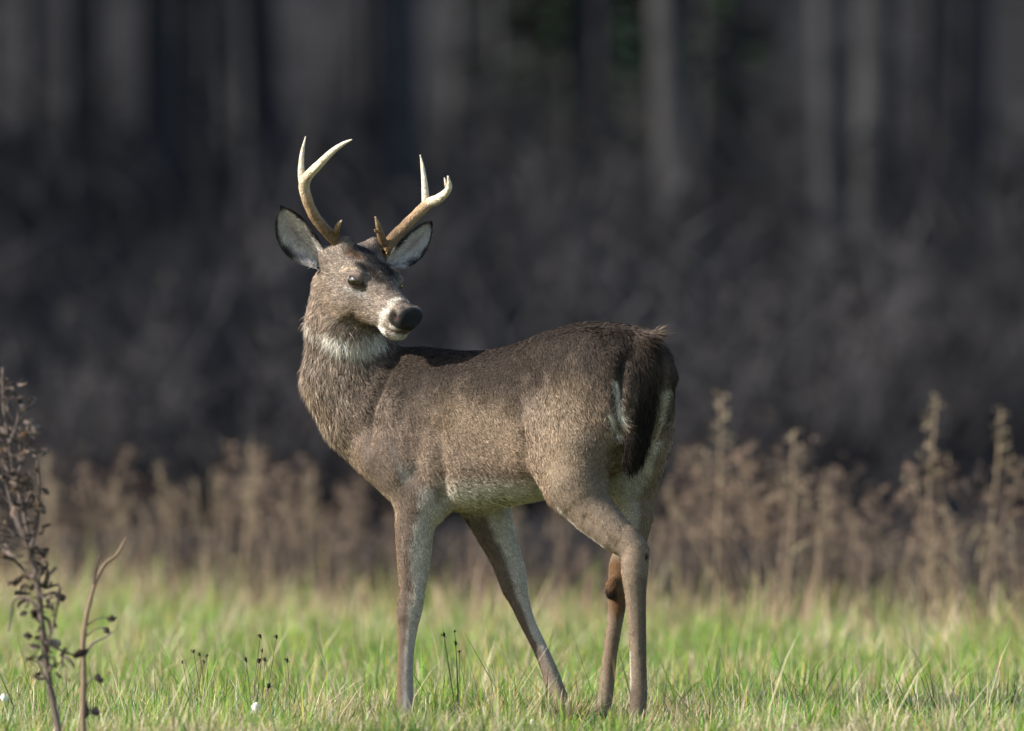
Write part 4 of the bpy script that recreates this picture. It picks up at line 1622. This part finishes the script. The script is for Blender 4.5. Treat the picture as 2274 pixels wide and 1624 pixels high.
brs += [[(125, 900), (70, 780), (30, 640), (5, 520)], [(150, 1000), (110, 860), (70, 740), (90, 640)], [(60, 600), (20, 540), (-10, 420)], [(95, 720), (130, 640), (120, 560)], [(167, 1150), (200, 1180), (205, 1250), (195, 1300)], [(150, 1010), (185, 1040), (240, 1030), (240, 1110)]]
for b in brs:
    fpart('branch', MB().tube(catmull([fz(x_, y_, YW + rg.normal() * .02) for x_, y_ in b], 16), np.linspace(.0045, .002, 16), 6, STEM * rg.uniform(.8, 1.3), bump=.2), weed)
for (x_, y_, r_) in ((100, 415, 21), (102, 490, 13), (75, 585, 15), (60, 635, 14), (118, 597, 12), (115, 880, 15), (105, 992, 15), (20, 905, 17), (8, 480, 14), (160, 700, 13), (40, 1020, 10), (148, 560, 10), (12, 790, 13), (150, 940, 12)):
    mb = MB()
    c0 = fz(x_, y_, YW - .01 + rg.normal() * .02)
    V, q, t = ellipsoid(c0, np.eye(3), np.array([1, 1, 1.05]) * r_ * .545 / PXM * .65, 10, 8)
    mb.add(c0 + (V - c0) * (1 + .25 * rg.normal(size=(len(V), 1)) * .5), q, t, np.array([.085, .05, .03]) * rg.uniform(.7, 1.3))
    for k in range(22):                 # dry bracts
        dd = nrm(rg.normal(size=3)) * r_ * .545 / PXM
        s_ = nrm(np.cross(dd, rg.normal(size=3))) * .0018
        mb.add(np.array([c0 + dd * .6 - s_, c0 + dd * .6 + s_, c0 + dd * rg.uniform(1.4, 2.8)]), None, [[0, 1, 2]], np.array([.16, .12, .09]) * rg.uniform(.5, 1.4))
    fpart('seed_head', mb, weed)
for k in range(150):
    f = rg.uniform(.22, .99)
    i = int(f * 59)
    p0 = path[i] + rg.normal(size=3) * np.array([.030, .02, .012])
    dirv = np.array([rg.normal() * .9, rg.normal() * .5, rg.uniform(-1.0, .7)])
    g_ = np.array([.085, .066, .056]) * rg.uniform(.4, 1.8)
    fpart('leaf', curl_leaf(p0, dirv, rg.uniform(.04, .11), rg.uniform(.002, .006), rg.uniform(1.5, 5.5) * rg.choice([-1, 1]), rg, g_), weed)
for (x_, y_, dx, dz_, L, g_) in ((175, 1255, .9, -.35, .10, (.42, .37, .31)), (300, 1325, .6, .1, .05, (.05, .035, .03)), (195, 960, .25, -1, .12, (.17, .16, .165)), (235, 1060, .1, -1, .06, (.13, .11, .11)),
                                 (65, 700, -.3, -1, .09, (.24, .2, .18)), (150, 690, .4, -1, .05, (.25, .22, .21)), (75, 320, .5, .4, .05, (.33, .29, .27)), (125, 400, .8, .25, .045, (.3, .28, .27)), (30, 330, .2, 1, .06, (.24, .21, .19))):
    fpart('leaf', curl_leaf(fz(x_, y_, YW), np.array([dx, -.1, dz_]), L, .010, rg.uniform(1, 2.6), rg, np.array(g_) * np.array([.62, .55, .5])), weed)

# the second, bare and bent stalk beside it
e1 = fz(335, 1700, YW + .2)
st2 = empty('bent_stalk', (float(e1[0]), YW + .2, 0))
tag(st2, 'bare brown bent stalk forking at its top beside the withered weed', 'stalk')
p2 = catmull([fz(a, b, YW + .2) for a, b in ((345, 1740), (338, 1560), (342, 1400), (338, 1270), (350, 1170), (368, 1090), (388, 1020), (425, 945), (475, 905), (515, 835))], 40)
p2[0, 2] = -.02
fpart('stem', MB().tube(p2, np.linspace(.0075, .0025, 40), 8, np.array([.20, .14, .10]), bump=.2), st2)
fpart('branch', MB().tube(catmull([fz(a, b, YW + .2) for a, b in ((385, 1025), (388, 960), (405, 910))], 12), np.linspace(.005, .003, 12), 6, np.array([.12, .09, .07])), st2)
fpart('branch', MB().tube(catmull([fz(a, b, YW + .2) for a, b in ((340, 1330), (375, 1270), (430, 1240), (465, 1215))], 14), np.linspace(.004, .002, 14), 6, np.array([.16, .13, .12])), st2)
for (x_, y_, dx, dz_, L) in ((455, 1160, .2, -1, .05), (440, 1200, -.6, -.5, .04), (400, 1400, .2, -1, .07), (345, 1500, -.2, -1, .08), (390, 1530, .1, -1, .07)):
    tw = fz(x_, y_, YW + .2)
    an = p2[np.argmin(np.linalg.norm(p2 - (tw + [0, 0, -.03]), axis=1))]
    fpart('branch', MB().tube(catmull([an, (an + tw) / 2 + [0, 0, .008], tw], 8), np.linspace(.002, .0012, 8), 5, np.array([.13, .10, .085])), st2)
    fpart('leaf', curl_leaf(fz(x_, y_, YW + .2), np.array([dx, -.2, dz_]), L, .012, rg.uniform(1.5, 4), rg, np.array([.075, .058, .055]) * rg.uniform(.7, 1.5)), st2)


# small blackened flower stalks standing in the grass
def dark_flower(px, py, Y, heads, label):
    b = P(px, py, Y)
    e = empty('seed_stalk', (float(b[0]), Y, 0))
    tag(e, label, 'seed stalk')
    for (hx, hy, r_) in heads:
        tp = P(hx, hy, Y + rg.normal() * .01)
        pth = catmull([np.array([b[0], Y, -.01]), (np.array([b[0], Y, 0]) + tp) / 2 + rg.normal(size=3) * .006, tp], 10)
        fpart('stem', MB().tube(pth, np.linspace(.0012, .0008, 10), 5, (.10, .08, .055)), e)
        mb = MB()
        V, q, t = ellipsoid(tp, np.eye(3), np.array([.5, .5, .7]) * r_ / PXM, 8, 6)
        mb.add(tp + (V - tp) * (1 + .2 * rg.normal(size=(len(V), 1))), q, t, (.022, .017, .016))
        for k in range(10):
            dd = nrm(rg.normal(size=3) + [0, 0, .4]) * r_ / PXM * 1.7
            s_ = nrm(np.cross(dd, rg.normal(size=3))) * .0012
            mb.add(np.array([tp + dd * .4 - s_, tp + dd * .4 + s_, tp + dd]), None, [[0, 1, 2]], (.04, .03, .028))
        fpart('seed_head', mb, e)


dark_flower(565, 1560, -.35, ((578, 1413, 6), (614, 1415, 6), (546, 1465, 6), (575, 1468, 9), (588, 1465, 6), (582, 1445, 4)), 'cluster of five blackened seed heads on thin stalks beside the white petal')
dark_flower(600, 1590, -.5, ((597, 1524, 9),), 'single dark bristly seed head close to the white petal')
dark_flower(448, 1540, -.15, ((430, 1447, 5), (443, 1453, 4), (453, 1470, 4), (459, 1457, 4), (405, 1471, 4)), 'low spray of tiny black seed heads between weed and foreleg')
dark_flower(1018, 1500, .10, ((986, 1410, 6), (1010, 1403, 4), (1012, 1430, 5), (1020, 1448, 4)), 'dark leaning seed spray between the two forelegs')
dark_flower(640, 1560, -.2, ((638, 1467, 6),), 'lone upright dark seed head near the five headed cluster')

# pale fallen petals and leaves in the grass
for (px, py, Y, r_, lab) in ((567, 1572, -.55, 15, 'white heart shaped petal lying in the grass'), (6, 1545, -.6, 11, 'pale leaf scrap at the foot of the withered weed'), (1180, 1668, -.9, 9, 'small whitish leaf below the slanted foreleg')):
    c0 = P(px, min(py, 1600), Y)
    mb = curl_leaf(c0 - np.array([0, 0, .014]), np.array([.1, -.2, 1]), r_ * 2 / PXM, r_ * .8 / PXM, .6, rg, np.array([.75, .73, .70]))
    o = obj('petal', mb.mesh('petal'), M_DRY)
    tag(o, lab, 'petal')
